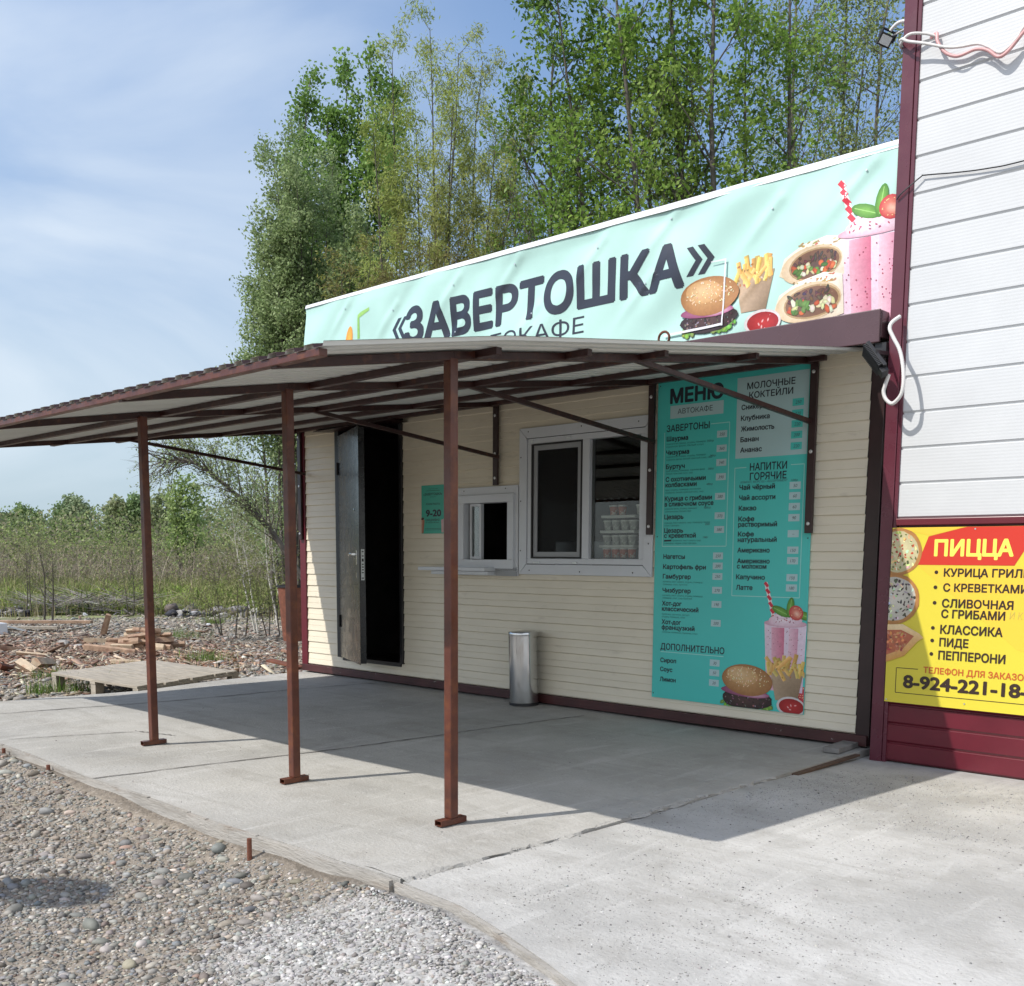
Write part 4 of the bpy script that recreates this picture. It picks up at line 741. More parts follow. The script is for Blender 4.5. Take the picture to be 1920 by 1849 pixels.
for x, z in ((6.548, 1.123), (6.547, 1.036), (6.547, .946), (6.545, .799), (6.545, .725), (6.544, .646)): b = MB(); b.mesh([(x + .011 * math.cos(t), YP - .0014, z + .011 * math.sin(t)) for t in np.arange(14) * math.pi / 7], [tuple(range(14))]); b.build('bullet', M_choc, PZ)
b = MB(); text(b, 'И КУРИЦЕЙ', 6.968, .868, .042, YP - .0014, x1=7.21, bold=.0, shear=.1); b.build('handwritten_note', M_gold, PZ)
b = MB(); text(b, 'ТЕЛЕФОН ДЛЯ ЗАКАЗОВ', 6.503, .531, .036, YP - .0014, x1=7.094, bold=.026); b.build('caption_lettering', M_rust_ink, PZ)
b = MB(); text(b, '8-924-221-18-', 6.388, .435, .0755, YP - .0014, x1=7.085, bold=.04); b.build('phone_number', M_choc, PZ); b = MB(); line(b, [(6.47, .549), (6.338, .549), (6.338, .399), (7.7, .399)], .004, YP - .0006); b.build('frame_line', M_choc, PZ)
CLP = [((6.2725, 0, 0), (-1, 0, 0)), ((0, 0, 1.3825), (0, 0, 1))]
def pz_pic(fn, x, z, k, off, name='pizza_picture'): p = Pic(YP - off, x, z, k); fn(p); return p.build(name, M_print, PZ, clip=CLP)
G_ = [(.2, .26, .05), (.45, .06, .03), (.75, .68, .45), (.1, .14, .03), (.62, .5, .2)]; B_ = [(.05, .035, .03), (.75, .7, .6), (.1, .08, .06), (.5, .45, .35)]
pz_pic(lambda p: pic_pizza(p, (.62, .56, .33), G_), 6.315, 1.24, .142, .0012); pz_pic(lambda p: pic_pizza(p, (.62, .58, .5), B_), 6.305, .96, .152, .0032)
def pide(p):
    p.poly([(-.35, .62), (.3, .66), (.9, .36), (1.05, .22), (.85, .08), (.4, -.45), (-.35, -.75)], (.7, .45, .2), ((.75, .55, .3), (.78, .6, .36), (.75, .55, .3), (.7, .45, .2), (.65, .38, .14), (.6, .3, .08), (.55, .26, .06)))
    p.poly([(-.35, .42), (.25, .46), (.72, .26), (.35, -.2), (-.35, -.5)], (.42, .12, .06))
    for i in range(60): p.ell(rnd.uniform(-.3, .45), rnd.uniform(-.3, .36), .06, .04, jit(rnd.choice([(.5, .16, .07), (.3, .07, .04), (.6, .25, .12)]), .3), None, rnd.uniform(0, 3), 7, wob=.4)
pz_pic(pide, 6.315, .70, .17, .0052, 'pide_picture')
screws(PZ, [(6.285, .352), (6.75, .37), (6.755, 1.37), (7.2, .36)], -.178, .005, M_screw)
# ---------------------------------------------------------------- small things by the kiosk
c = (3.22, -.145, .002)
TB = thing('trash_bin', 'slim chrome cylinder trash bin standing against the siding below the big window', 'trash bin', c)
b = MB(); b.lathe([(.0, .018), (.118, .018), (.118, .022), (.1185, .575), (.114, .58), (.112, .575)], c, 40); b.build('body', M_chrome, TB, smooth=35)
b = MB(); b.lathe([(.121, .0), (.121, .02), (.1187, .021), (.0, .0215)], c, 40); b.build('base_ring', M_black, TB, smooth=35)
b = MB(); b.lathe([(.1195, .565), (.1205, .572), (.1205, .590), (.117, .596), (.105, .592), (.075, .588), (.075, .575), (.0, .575)], c, 40); b.build('lid', M_chrome, TB, smooth=35)
b = MB(); b.lathe([(.072, .5752), (.0, .5756)], c, 24); b.build('dark_opening', M_black, TB)  # black disc, the shade of the lid opening put into its colour
TB.rotation_euler = (math.radians(.8), math.radians(-1.3), 0)

def catmull(P, n=6):
    P = [Vector(p) for p in P]; Q = [P[0]] + P + [P[-1]]; out = []
    for i in range(1, len(Q) - 2):
        for k in range(n):
            t = k / n; a, b_, c_, d = Q[i - 1], Q[i], Q[i + 1], Q[i + 2]; out.append(.5 * ((2 * b_) + (c_ - a) * t + (2 * a - 5 * b_ + 4 * c_ - d) * t * t + (3 * b_ - a - 3 * c_ + d) * t ** 3))
    return out + [P[-1]]

# floodlight under the end of the fascia
FL = thing('floodlight', 'black finned floodlight under the fascia end beside the maroon corner trim', 'floodlight', (6.20, -.22, 2.30))
ax = Vector((.80, -.10, -.98)).normalized(); A0 = Vector((6.128, -.30, 2.435)); side = Vector((.55, -.8, .3)); side = (side - ax * side.dot(ax)).normalized(); nn = ax.cross(side)
def fl(u, v, w): return A0 + ax * u + side * v + nn * w
def obox(b, u0, u1, v0, v1, w0, w1, mi=0):
    b.mesh([fl(u, v, w) for w in (w0, w1) for u, v in ((u0, v0), (u1, v0), (u1, v1), (u0, v1))], [(0, 3, 2, 1), (4, 5, 6, 7), (0, 1, 5, 4), (1, 2, 6, 5), (2, 3, 7, 6), (3, 0, 4, 7)], mi)
b = MB(); obox(b, 0, .19, -.055, .055, 0, .02); obox(b, .175, .215, -.03, .03, .0, .04)
b.build('body', M_black, FL, bevel=.001); b = MB()
for i in range(15): obox(b, .006 + i * .0115, .0105 + i * .0115, -.052, .052, .0202, .042)
b.build('heat_sink', mat('dull_black_fins', (.04, .042, .046), .5), FL)
b = MB(); obox(b, .01, .17, -.045, .045, -.004, -.0005); b.build('lens', M_lens, FL)
b = MB(); b.bar((6.17, -.25, 2.40), (6.19, -.03, 2.44), .03, .006); b.bar(fl(.09, -.06, .01), (6.185, -.17, 2.42), .006, .022); b.bar(fl(.09, .06, .01), (6.185, -.12, 2.41), .006, .022); b.box(6.115, 6.184, -.19, -.01, 2.405, 2.468); b.build('bracket', M_black, FL)
HP = [(6.262, -.20, 2.60), (6.245, -.26, 2.56), (6.243, -.28, 2.521), (6.267, -.28, 2.469), (6.307, -.28, 2.396), (6.332, -.285, 2.311), (6.344, -.29, 2.217), (6.335, -.29, 2.145), (6.301, -.285, 2.105), (6.271, -.28, 2.097), (6.238, -.28, 2.126), (6.223, -.28, 2.167), (6.231, -.28, 2.205), (6.255, -.29, 2.262)]
P = catmull(HP, 14); r = [.0102 if i % 2 else .0118 for i in range(len(P))]
b = MB(); b.tube(P, r, 8); tag(b.build('conduit', M_hose, smooth=80, loc=HP[0]), 'grey corrugated conduit looping down from the fascia to the black finned floodlight', 'conduit')

# square floodlight on an arm behind the corner of the white building
FA = thing('floodlight', 'small black square floodlight with pale lens on a thin arm, high beside the trees', 'floodlight', (6.19, .3, 4.46))
q = px(1660, 76, 7.93); q = Vector((5.858, .3, 4.405)); R = Matrix.Translation(q) @ Matrix.Rotation(math.radians(42), 4, 'Z') @ Matrix.Rotation(math.radians(24), 4, 'Y') @ Matrix.Rotation(math.radians(30), 4, 'X') @ Matrix.Scale(.72, 4)
b = MB(); b.box(-.058, .058, -.012, .022, -.05, .05, M=R); b.box(-.045, .045, .022, .034, -.038, .038, M=R); b.build('body', M_black, FA, bevel=.003)
b = MB(); b.box(-.044, .044, -.0155, -.0125, -.036, .036, M=R); b.build('lens', M_lens, FA)
b = MB(); b.bar(R @ Vector((-.062, 0, 0)), R @ Vector((-.062, .0, .07)), .008, .014); b.bar(R @ Vector((.062, 0, 0)), R @ Vector((.062, 0, .07)), .008, .014); b.bar(R @ Vector((-.066, 0, .072)), R @ Vector((.066, 0, .072)), .014, .008); b.build('bracket', M_black, FA)
e = R @ Vector((0, 0, .074)); b = MB(); b.tube(catmull([e, e + Vector((.05, 0, .03)), (6.02, .3, 4.475), (6.19, .3, 4.50)], 5), .011, 7); b.tube(catmull([R @ Vector((.03, .03, .04)), e + Vector((.09, 0, -.02)), (6.0, .29, 4.46), (6.19, .3, 4.49)], 5), .006, 6); b.build('arm', M_hose, FA, smooth=60)

# bundle of cables wrapped round the corner trim, hanging in loops along the white siding
def cable(name, P, r, m, label, cat='cable', n=8, group=None):
    b = MB(); b.tube(catmull(P, 6), r, n); return tag(b.build(name, m, smooth=70, loc=P[0]), label, cat, group)
L1 = [(6.86, -.19, 3.99), (6.83, -.2, 3.94), (6.79, -.2, 3.906), (6.745, -.2, 3.893), (6.682, -.19, 3.945), (6.62, -.185, 3.982), (6.53, -.2, 3.99), (6.45, -.205, 4.012), (6.34, -.215, 4.062), (6.245, -.225, 4.10), (6.205, -.215, 4.128), (6.17, -.14, 4.14), (6.20, .1, 4.16)]
cable('cable', [(7.4, -.19, 4.1), (7.15, -.19, 3.93), (7.0, -.185, 4.12)] + L1, .0085, M_hose, 'grey cable looping round the maroon corner trim, uppermost of the cable bundle on white siding')
cable('cable', [(7.4, -.2, 4.08), (7.15, -.2, 3.90), (7.0, -.195, 4.09), (6.865, -.195, 3.965), (6.79, -.205, 3.885), (6.74, -.205, 3.872), (6.68, -.2, 3.925), (6.61, -.19, 3.955), (6.52, -.2, 3.945), (6.45, -.2, 3.985), (6.40, -.19, 4.06), (6.385, -.175, 4.115), (6.35, -.17, 4.10)], .0095, M_pinkcable, 'pinkish cable sagging in waves below the grey cable on the white siding')
cable('cable', [(6.385, -.17, 4.10), (6.33, -.19, 4.125), (6.25, -.215, 4.14), (6.20, -.205, 4.118), (6.165, -.12, 4.12), (6.19, .1, 4.14)], .008, M_hose, 'short grey cable end tied back round the maroon corner trim')
cable('thin_wire', [(6.20, -.175, 3.27), (6.233, -.18, 3.30), (6.333, -.17, 3.365), (6.357, -.168, 3.369), (6.539, -.165, 3.341), (6.708, -.165, 3.322), (6.893, -.165, 3.316), (7.6, -.165, 3.33)], .004, M_black, 'thin black wire strung across the white siding above the red strawberry', 'wire', 5)

# grey plank, joint board, form board, stakes
b = MB(); M = Matrix.Translation((6.00, -.12, .004)) @ Matrix.Rotation(math.radians(4), 4, 'Z'); b.box(-.05, .055, -.22, .22, .0, .032, M=M); tag(b.build('wooden_offcut', mat('grey_offcut', (.2, .19, .18), .8, var=.3, scale=6, bump=.3), loc=(6, -.12, 0), bevel=.003), 'short grey plank offcut lying at the kiosk corner by the maroon trim', 'plank')
b = MB(); b.bar((6.126, -.98, -.022), (6.12, -.2, -.012), .012, .05, up=(1, 0, 0)); tag(b.build('joint_board', mat('brown_joint_board', (.10, .06, .04), .8, var=.3, bump=.3, scale=8), loc=(6.12, -1, 0)), 'narrow brown board edge in the joint between the two concrete slabs', 'board')
def fb(name, pts, label, ztop=.004, h=.12):
    b = MB(); n = len(pts)
    for (x0, y0), (x1, y1) in zip(pts[:-1], pts[1:]):
        d = Vector((x1 - x0, y1 - y0, 0)).normalized(); o = Vector((d.y, -d.x, 0)) * .019; z0, z1 = ztop + rnd.uniform(-.004, .003), ztop + rnd.uniform(-.004, .003)
        A, B = Vector((x0, y0, 0)), Vector((x1, y1, 0)); vs = [A + Vector((0, 0, z0)), B + Vector((0, 0, z1)), B + o + Vector((0, 0, z1)), A + o + Vector((0, 0, z0))]; lo = [v - Vector((0, 0, h)) for v in vs]
        b.mesh(vs + lo, [(0, 1, 2, 3)[::-1], (3, 2, 6, 7)[::-1], (0, 3, 7, 4), (1, 5, 6, 2), (4, 7, 6, 5), (0, 4, 5, 1)])
    return tag(b.build(name, M_board, loc=(pts[0][0], pts[0][1], 0)), label, 'board')
fb('form_board', [(x, -3.868 - .02 * math.sin(x * 2.2) - .05 * math.exp(-((x - 4.9) / .5) ** 2)) for x in list(np.arange(.2, 4.41, .4)) + [4.62]], 'long concrete smeared form board along the slab front, left of the cracked stretch')
fb('form_board', [(x, -3.872 - .02 * math.sin(x * 2.2) - .05 * math.exp(-((x - 4.9) / .5) ** 2)) for x in (4.621, 4.8, 5.0, 5.2, 5.5, 5.8, 6.10)], 'cracked form board edging the slab beside the short rebar stake', .006, .15)
fb('form_board', [(6.102, -3.868), (6.45, -3.885), (6.75, -3.965), (7.0, -4.045), (7.25, -4.135), (7.6, -4.235), (8.2, -4.43)], 'curved form board edging the right-hand apron next to the crushed stone', -.004, .13)
for x, y, z, l in ((5.235, -3.962, .012, 'rusty rebar stake standing against the cracked form board'), (3.05, -3.918, .006, 'stub of rebar stake by the slab edge, middle of the long form board'), (2.33, -3.90, .004, 'stub of rebar stake by the slab edge, at the left end of the form board')):
    b = MB(); b.tube([(x, y, -.3), (x + .004, y, z)], .011, 8); tag(b.build('rebar_stake', M_rust, loc=(x, y, -.1), smooth=40), l, 'stake', 'rebar stakes along the slab edge')

# air conditioner box on the hidden end wall, rusty bin behind the kiosk corner
AC = thing('air_conditioner', 'white air conditioner outdoor unit on the end wall, seen past the maroon corner trim', 'air conditioner', (-.25, .55, 1.62))
b = MB(); b.box(-.36, -.06, .15, .95, 1.68, 2.24); b.build('casing', M_pvc, AC, bevel=.01)
b = MB(); b.box(-.36, -.012, .2, .23, 1.63, 1.68); b.box(-.36, -.012, .85, .88, 1.63, 1.68); b.build('bracket', M_black, AC)
b = MB(); b.lathe([(.0, 0), (.22, 0), (.235, .012), (.22, .016), (0, .016)], (0, 0, 0), 28); b.v = [(-.36 - v[2], .5 + v[0], 1.96 + v[1]) for v in b.v]; b.build('fan_grille', M_screen_frame, AC, smooth=40)
BI = thing('rusty_bin', 'tapered rust brown metal bin standing behind the kiosk corner, partly hidden by the middle post', 'bin', tuple(px(549, 1175, 16.2).xy) + (-.14,)); q = BI.location
b = MB(); b.lathe([(.0, .02), (.15, .02), (.22, .86), (.21, .86), (.14, .04), (0, .04)], q, 12); b.build('body', M_rust, BI, smooth=30)
b = MB(); b.lathe([(.215, .85), (.235, .85), (.235, .885), (.205, .885)], q, 12); b.build('rim', M_black, BI)

# pallet
PL = thing('wooden_pallet', 'grey weathered wooden pallet lying beside the left end of the slab', 'pallet', (-.95, -1.3, -.15))
A, B_, C_ = Vector((-1.42, -2.08, 0)), Vector((.22, -1.98, 0)), Vector((-.34, -.62, 0)); ex = (B_ - A).normalized(); ey = (C_ - B_); ly = ey.length; ey = ey.normalized(); lx = (B_ - A).length
def pb(b, u0, u1, v0, v1, z0, z1, mi=0, dz=0.): b.mesh([A + ex * u + ey * v + Vector((0, 0, z + dz * (u - .5))) for z in (z0, z1) for u, v in ((u0, v0), (u1, v0), (u1, v1), (u0, v1))], [(0, 3, 2, 1), (4, 5, 6, 7), (0, 1, 5, 4), (1, 2, 6, 5), (2, 3, 7, 6), (3, 0, 4, 7)], mi)
nb = 8
for i in range(nb):
    v0 = i * ly / nb; b = MB(); pb(b, rnd.uniform(-.03, .0), lx - rnd.uniform(0, .03), v0 + .004, v0 + ly / nb - rnd.uniform(.006, .02), .008, .030 + rnd.uniform(-.003, .003)); b.build('deck_board', M_wood, PL, bevel=.002)
for u in (.0, lx * .47, lx - .1):
    for v in (.0, ly * .48, ly - .12): b = MB(); pb(b, u, u + .09, v + .005, v + .115, -.16, .008 - .022); b.build('block', M_wood, PL, bevel=.002)
for u in (.0, lx * .47, lx - .1): b = MB(); pb(b, u, u + .09, .0, ly, -.014, .0078); b.build('stringer', M_wood, PL)

# ---------------------------------------------------------------- loose stones
def ico(sub):
    bm = bmesh.new(); bmesh.ops.create_icosphere(bm, subdivisions=sub, radius=1); bm.verts.ensure_lookup_table(); v = np.array([p.co[:] for p in bm.verts]); f = np.array([[q.index for q in k.verts] for k in bm.faces]); bm.free(); return v, f
def stones(name, P, size, cols, flat=(.42, .75), rough=.17, sub=2, smooth=True, sink=.42, variants=8):
    v, f = ico(sub); n = len(P); nv = len(v)
    var = []
    for k in range(variants):
        d = RNG.normal(size=(5, 3)); d /= np.linalg.norm(d, axis=1)[:, None]; w = v.copy(); r = np.ones(nv)
        for q in d: r += rough * np.tanh(3 * (v @ q)) * RNG.uniform(-1, 1)
        var.append(w * r[:, None])
    var = np.array(var)[RNG.integers(0, variants, n)]
    s = np.stack([size * RNG.uniform(.9, 1.5, n), size * RNG.uniform(.65, 1.0, n), size * RNG.uniform(*flat, n)], -1); V = var * s[:, None, :]
    a = RNG.uniform(0, 6.28, n); t = RNG.normal(0, .22, n); ca, sa, ct, st = np.cos(a)[:, None], np.sin(a)[:, None], np.cos(t)[:, None], np.sin(t)[:, None]
    x, y, z = V[..., 0], V[..., 1], V[..., 2]; y, z = y * ct - z * st, y * st + z * ct; x, y = x * ca - y * sa, x * sa + y * ca
    V = np.stack([x + P[:, 0:1], y + P[:, 1:2], z + P[:, 2:3] + (s[:, 2] * (1 - 2 * sink))[:, None]], -1)
    if name in ('pebble_gravel', 'larger_pebbles'):      # brown earth clings to the stones in patches
        e = sstep(-.1, .9, smooth_noise(P[:, 0], P[:, 1], 1.3, 21) + .6 * smooth_noise(P[:, 0], P[:, 1], 4.2, 22) + RNG.normal(0, .3, n))[:, None]; cols = cols * (1 - e) + (cols * .35 + np.array([.20, .145, .10]) * .6) * e
    Fc = (f[None] + (np.arange(n) * nv)[:, None, None]).reshape(-1, 3)
    return npmesh(name, V.reshape(-1, 3), Fc, M_stone if name != 'rubble_heap' else M_rubble, fcol=np.repeat(cols, len(f), 0), smooth=smooth)
def palette(n, base, w=None, jitv=.25):
    base = np.array(base); i = RNG.choice(len(base), n, p=w); return np.clip(base[i] * (1 + RNG.normal(0, jitv, (n, 1))) * (1 + RNG.normal(0, .022, (n, 3))), .01, .9)
PB = [(.255, .24, .215), (.195, .195, .19), (.285, .245, .195), (.215, .215, .195), (.15, .13, .11), (.36, .335, .295), (.24, .17, .135), (.18, .195, .205)]
PW = [.26, .2, .15, .13, .12, .08, .03, .03]
def scatter(n, x0, x1, y0, y1, ok): 
    P = np.stack([RNG.uniform(x0, x1, n), RNG.uniform(y0, y1, n)], -1); P = P[ok(P[:, 0], P[:, 1])]; return np.concatenate([P, ground_z(P[:, 0], P[:, 1])[:, None]], 1)
fore = lambda x, y: (y < -3.93 - .03 * np.sin(x * 2) - .29 * np.maximum(0, x - 6.4)) & (np.exp(-(((x - 6.8) / .95) ** 2 + ((y + 4.25) / .62) ** 2)) < .42)
clump = lambda x, y: smooth_noise(x, y, 1.5, 40) + .5 * smooth_noise(x, y, 4, 41) + RNG.normal(0, .35, len(x))
P = scatter(80000, 1.6, 7.2, -6.0, -3.93, lambda x, y: fore(x, y) & (clump(x, y) > -.9)); tag(stones('pebble_gravel', P, np.clip(RNG.lognormal(math.log(.005), .55, len(P)), .0025, .018), palette(len(P), PB, PW), sub=1), kind='stuff')
P = scatter(2300, 1.6, 7.0, -6.3, -3.95, lambda x, y: fore(x, y) & (clump(x, y) > -.1)); tag(stones('larger_pebbles', P, np.clip(RNG.lognormal(math.log(.0165), .34, len(P)), .011, .042), palette(len(P), PB, PW), sub=2), kind='stuff')
pile = lambda x, y: (np.exp(-(((x - 6.8) / .95) ** 2 + ((y + 4.25) / .62) ** 2)) > .36 + .05 * np.sin(x * 9)) & (y < -3.92 - .29 * np.maximum(0, x - 6.4))
P = scatter(40000, 5.6, 8.4, -5.4, -3.9, pile); tag(stones('crushed_stone', P, np.clip(RNG.lognormal(math.log(.0045), .5, len(P)), .002, .014), palette(len(P), [(.33, .32, .305), (.27, .265, .26), (.39, .38, .365), (.23, .21, .19)]), rough=.22, sub=1, smooth=False), kind='stuff')
nP = 120000; x = RNG.uniform(6.2, 10.5, nP); y = RNG.uniform(-5.0, -.3, nP); k = (smooth_noise(x, y, 1.1, 60) + .5 * smooth_noise(x, y, 3, 61) + RNG.normal(0, .22, nP) > .12) & (y > -3.8 - .29 * np.maximum(0, x - 6.4)); x, y = x[k], y[k]
xb, yb = RNG.uniform(.4, 6.1, 2600), RNG.uniform(-3.8, -.1, 2600); yj = RNG.uniform(-3.8, -1.0, 2400); xj = 6.1 + np.where(RNG.random(2400) < .5, -.16, .0) + RNG.normal(0, .03, 2400); x = np.concatenate([x, xb, xj]); y = np.concatenate([y, yb, yj]); P = np.stack([x, y, np.array([zB(*q) if q[0] > 6.12 else zA(*q) for q in zip(x, y)])], -1)
tag(stones('grit', P, np.clip(RNG.lognormal(math.log(.0017), .45, len(P)), .0009, .0055), palette(len(P), [(.32, .315, .305), (.27, .265, .255), (.38, .37, .355), (.2, .195, .19)]), rough=.2, sub=1, smooth=False), kind='stuff')
P = scatter(34000, -14, .15, -6, 9, lambda x, y: (np.exp(-(((x + 5.6) / 3) ** 2 + ((y - .2) / 2.3) ** 2)) < .5) & ~slab_zone(x, y) & (np.hypot(x - 9, y + 6.3) < 23)); tag(stones('field_gravel', P, np.clip(RNG.lognormal(math.log(.018), .45, len(P)), .008, .06), palette(len(P), PB[:6]), sub=1), kind='stuff')
fp = px(392, 1706, 3.55); fp.z = float(ground_z(np.array([fp.x]), np.array([fp.y]))[0])

# lamp-shaped shadow caster, unseen, added left of the picture to darken the pebbles
bl = (4.86, -4.66, -.12); hz = 4.6; k = (hz - bl[2]) / math.tan(SUN_EL); hx, hy = bl[0] + SUN_DIR.x * k, bl[1] + SUN_DIR.y * k
SLm = thing('shadow_caster', 'unseen lamp-shaped shadow caster added left of the picture, shading the pebbles at the left edge', 'shadow caster', (hx - .9, hy - .5, -.15))
b = MB(); b.tube([(hx - .9, hy - .5, -.3), (hx - .9, hy - .5, 4.3), (hx - .7, hy - .39, 4.62), (hx - .15, hy - .08, hz)], [.05, .04, .03, .025], 10); b.build('post', M_screen_frame, SLm, smooth=60)
b = MB(); M = Matrix.Translation((hx, hy, hz)) @ Matrix.Rotation(.5, 4, 'Z'); n = 18
pr = [[M @ Vector((.27 * w * math.cos(t), .17 * w * math.sin(t), z)) for t in np.arange(n) * 2 * math.pi / n] for z, w in ((-.03, .85), (.0, 1), (.05, .85), (.085, .4))]
for a, c in zip(pr[:-1], pr[1:]):
    for i in range(n): b.face([a[i], a[(i + 1) % n], c[(i + 1) % n], c[i]])
b.face(pr[0][::-1]); b.face(pr[-1]); b.build('caster_head', M_screen_frame, SLm, smooth=50)
# ---------------------------------------------------------------- the rough ground on the left: chips, firewood, brushwood, rubble
def gz(x, y): return float(ground_z(np.array([x]), np.array([y]))[0])
def gpt(u, v, z=-.16):
    q = px(u, v, 1) - CAM; t = (z - CAM.z) / q.z; return CAM + q * t
def chips(name, n, cx, cy, sx, sy, L, cols, zoff=0., tilt=.25):
    x = RNG.normal(cx, sx, n); y = RNG.normal(cy, sy, n); k = (~slab_zone(x, y)) & (np.hypot(x - 9, y + 6.3) < 24); x, y = x[k], y[k]; n = len(x); z = ground_z(x, y) + zoff * RNG.random(n) + .012
    l = L * RNG.lognormal(0, .5, n); w = l * RNG.uniform(.1, .35, n); h = np.clip(w * RNG.uniform(.1, .35, n), .003, .05); a = RNG.uniform(0, 6.28, n); t = RNG.normal(0, tilt, n)
    bx = np.array([(i, j, k) for k in (-1, 1) for i, j in ((-1, -1), (1, -1), (1, 1), (-1, 1))], float); V = bx[None] * np.stack([l, w, h], -1)[:, None] / 2
    X_, Y_, Z_ = V[..., 0], V[..., 1], V[..., 2]; X_, Z_ = X_ * np.cos(t)[:, None] - Z_ * np.sin(t)[:, None], X_ * np.sin(t)[:, None] + Z_ * np.cos(t)[:, None]; X_, Y_ = X_ * np.cos(a)[:, None] - Y_ * np.sin(a)[:, None], X_ * np.sin(a)[:, None] + Y_ * np.cos(a)[:, None]
    V = np.stack([X_ + x[:, None], Y_ + y[:, None], Z_ + z[:, None]], -1); f = np.array([(0, 3, 2, 1), (4, 5, 6, 7), (0, 1, 5, 4), (1, 2, 6, 5), (2, 3, 7, 6), (3, 0, 4, 7)])
    return tag(npmesh(name, V.reshape(-1, 3), (f[None] + (np.arange(n) * 8)[:, None, None]).reshape(-1, 4), M_chip, fcol=np.repeat(palette(n, cols), 6, 0)), kind='stuff')
q = gpt(110, 1210); chips('wood_chips', 8500, q.x, q.y, 2.3, 1.7, .075, [(.27, .175, .125), (.19, .10, .07), (.35, .28, .21), (.22, .145, .105), (.14, .10, .08), (.27, .24, .20)])
q = gpt(250, 1225); chips('bark_scraps', 1800, q.x, q.y, 1.5, 1.2, .09, [(.32, .21, .14), (.22, .12, .08), (.40, .34, .25)])
q = gpt(60, 1290); chips('straw_litter', 1600, q.x - .5, q.y, 1.5, 1.0, .05, [(.4, .34, .24), (.5, .45, .35), (.3, .24, .17)])
q = gpt(200, 1165); chips('dry_litter', 3500, q.x, q.y, 4.5, 3.0, .07, [(.3, .27, .22), (.22, .18, .14), (.38, .35, .3)]); q = gpt(440, 1215); chips('dry_litter', 2600, q.x, q.y, 2.0, 2.0, .05, [(.42, .38, .31), (.3, .26, .2), (.5, .47, .42)])
M_chiplight = mat('pale_split_wood', (.46, .36, .25), .7, var=.25, scale=7, bump=.3, spots=[((.3, .14, .08), 5, .55, .68, .8)])
def log(p, yaw, tilt, L, r, label, m=M_fire, group='split firewood on the rough ground'):
    M = Matrix.Translation(p) @ Matrix.Rotation(yaw, 4, 'Z') @ Matrix.Rotation(tilt, 4, 'Y') @ Matrix.Rotation(rnd.uniform(0, 3), 4, 'X'); b = MB()
    sec = [(0, r), (-r * .75, r * .2), (-r * .95, -r * .45), (-r * .3, -r * .8), (r * .6, -r * .65), (r * .85, r * .1)]
    e = [[M @ Vector((s * L / 2, y * w, z * w)) for y, z in sec] for s, w in ((-1, 1), (-.3, 1.06), (.4, .97), (1, .9))]
    for a, c in zip(e[:-1], e[1:]):
        for i in range(6): b.face([a[i], a[(i + 1) % 6], c[(i + 1) % 6], c[i]])
    b.face(e[0][::-1]); b.face(e[-1]); return tag(b.build('firewood', m, loc=tuple(p)), label, 'firewood', group)
q = gpt(272, 1206); k = 0
for lay, n in ((0, 9), (1, 7), (2, 5), (3, 3)):
    for i in range(n): log(Vector((q.x + rnd.uniform(-.42, .42) * (1 - lay * .2), q.y + rnd.uniform(-.42, .42) * (1 - lay * .2), gz(q.x, q.y) + .05 + lay * .08)), rnd.uniform(-.5, .5) + .8, rnd.uniform(-.12, .12), rnd.uniform(.25, .42), rnd.uniform(.035, .06), 'split log in the low firewood heap behind the left canopy post', M_fire if rnd.random() < .7 else M_chiplight, 'split logs in the firewood heap')
for u, v, yw, tl, L, r, lab, m in ((198, 1186, .3, -1.15, .42, .06, 'brown log chunk leaning upright at the left end of the firewood heap', M_fire), (185, 1200, .9, .05, .45, .06, 'pale curved log piece lying left of the firewood heap', M_chiplight), (206, 1216, .75, .1, .75, .055, 'long reddish split log in front of the firewood heap', M_fire), (82, 1240, 2.2, .1, .36, .08, 'pale sawn block lying on the bark scraps, behind the pallet', M_chiplight), (52, 1248, .2, .3, .34, .075, 'pale upturned wood chunk at the left, beside the sawn block', M_chiplight), (236, 1234, .75, 0, .4, .035, 'thin pale stick of wood right of the bark scraps, near the left post', M_chiplight), (145, 1256, .8, .0, .45, .05, 'grey curved bark piece just behind the pallet', M_wood), (60, 1222, .9, .1, .42, .03, 'short pale batten lying left among the bark', M_chiplight), (72, 1218, 1.6, .1, .35, .03, 'pale batten crossing the middle of the bark scraps', M_chiplight), (20, 1213, 1.5, .2, .5, .04, 'dull split piece at the left edge of the bark scraps', M_fire), (10, 1246, 2.4, .2, .4, .05, 'dark chunk at the far left edge beside the litter', M_rust)):
    g = gpt(u, v); log(Vector((g.x, g.y, gz(g.x, g.y) + r * .9 + (.12 if abs(tl) > 1 else 0))), yw, tl, L, r, lab, m)
def plank(u, v, yaw, L, w, h, label, m, dz=.0, tilt=0., nm='plank'):
    g = gpt(u, v); M = Matrix.Translation((g.x, g.y, gz(g.x, g.y) + dz)) @ Matrix.Rotation(yaw, 4, 'Z') @ Matrix.Rotation(tilt, 4, 'Y'); b = MB(); b.box(-L / 2, L / 2, -w / 2, w / 2, 0, h, M=M); return tag(b.build(nm, m, loc=(g.x, g.y, gz(g.x, g.y)), bevel=.004), label, 'plank')
plank(80, 1180, .86, 1.75, .16, .05, 'long reddish board lying level behind the bark scraps at the left', M_fire, .10); plank(58, 1184, .86, .95, .12, .05, 'grey board under the long reddish board at the left', M_wood, .03)
plank(432, 1148, 2.3, .55, .09, .03, 'pale broken board sticking up out of the dark rubble', M_chiplight, .05, -.6); plank(535, 1246, .35, .5, .14, .03, 'dark plank end leaning by the kiosk corner behind the middle post', M_rust, .04, .14)
plank(38, 1186, 1.5, .42, .03, .03, 'thin white stick propped against the grey board', M_tag, .04, .3)
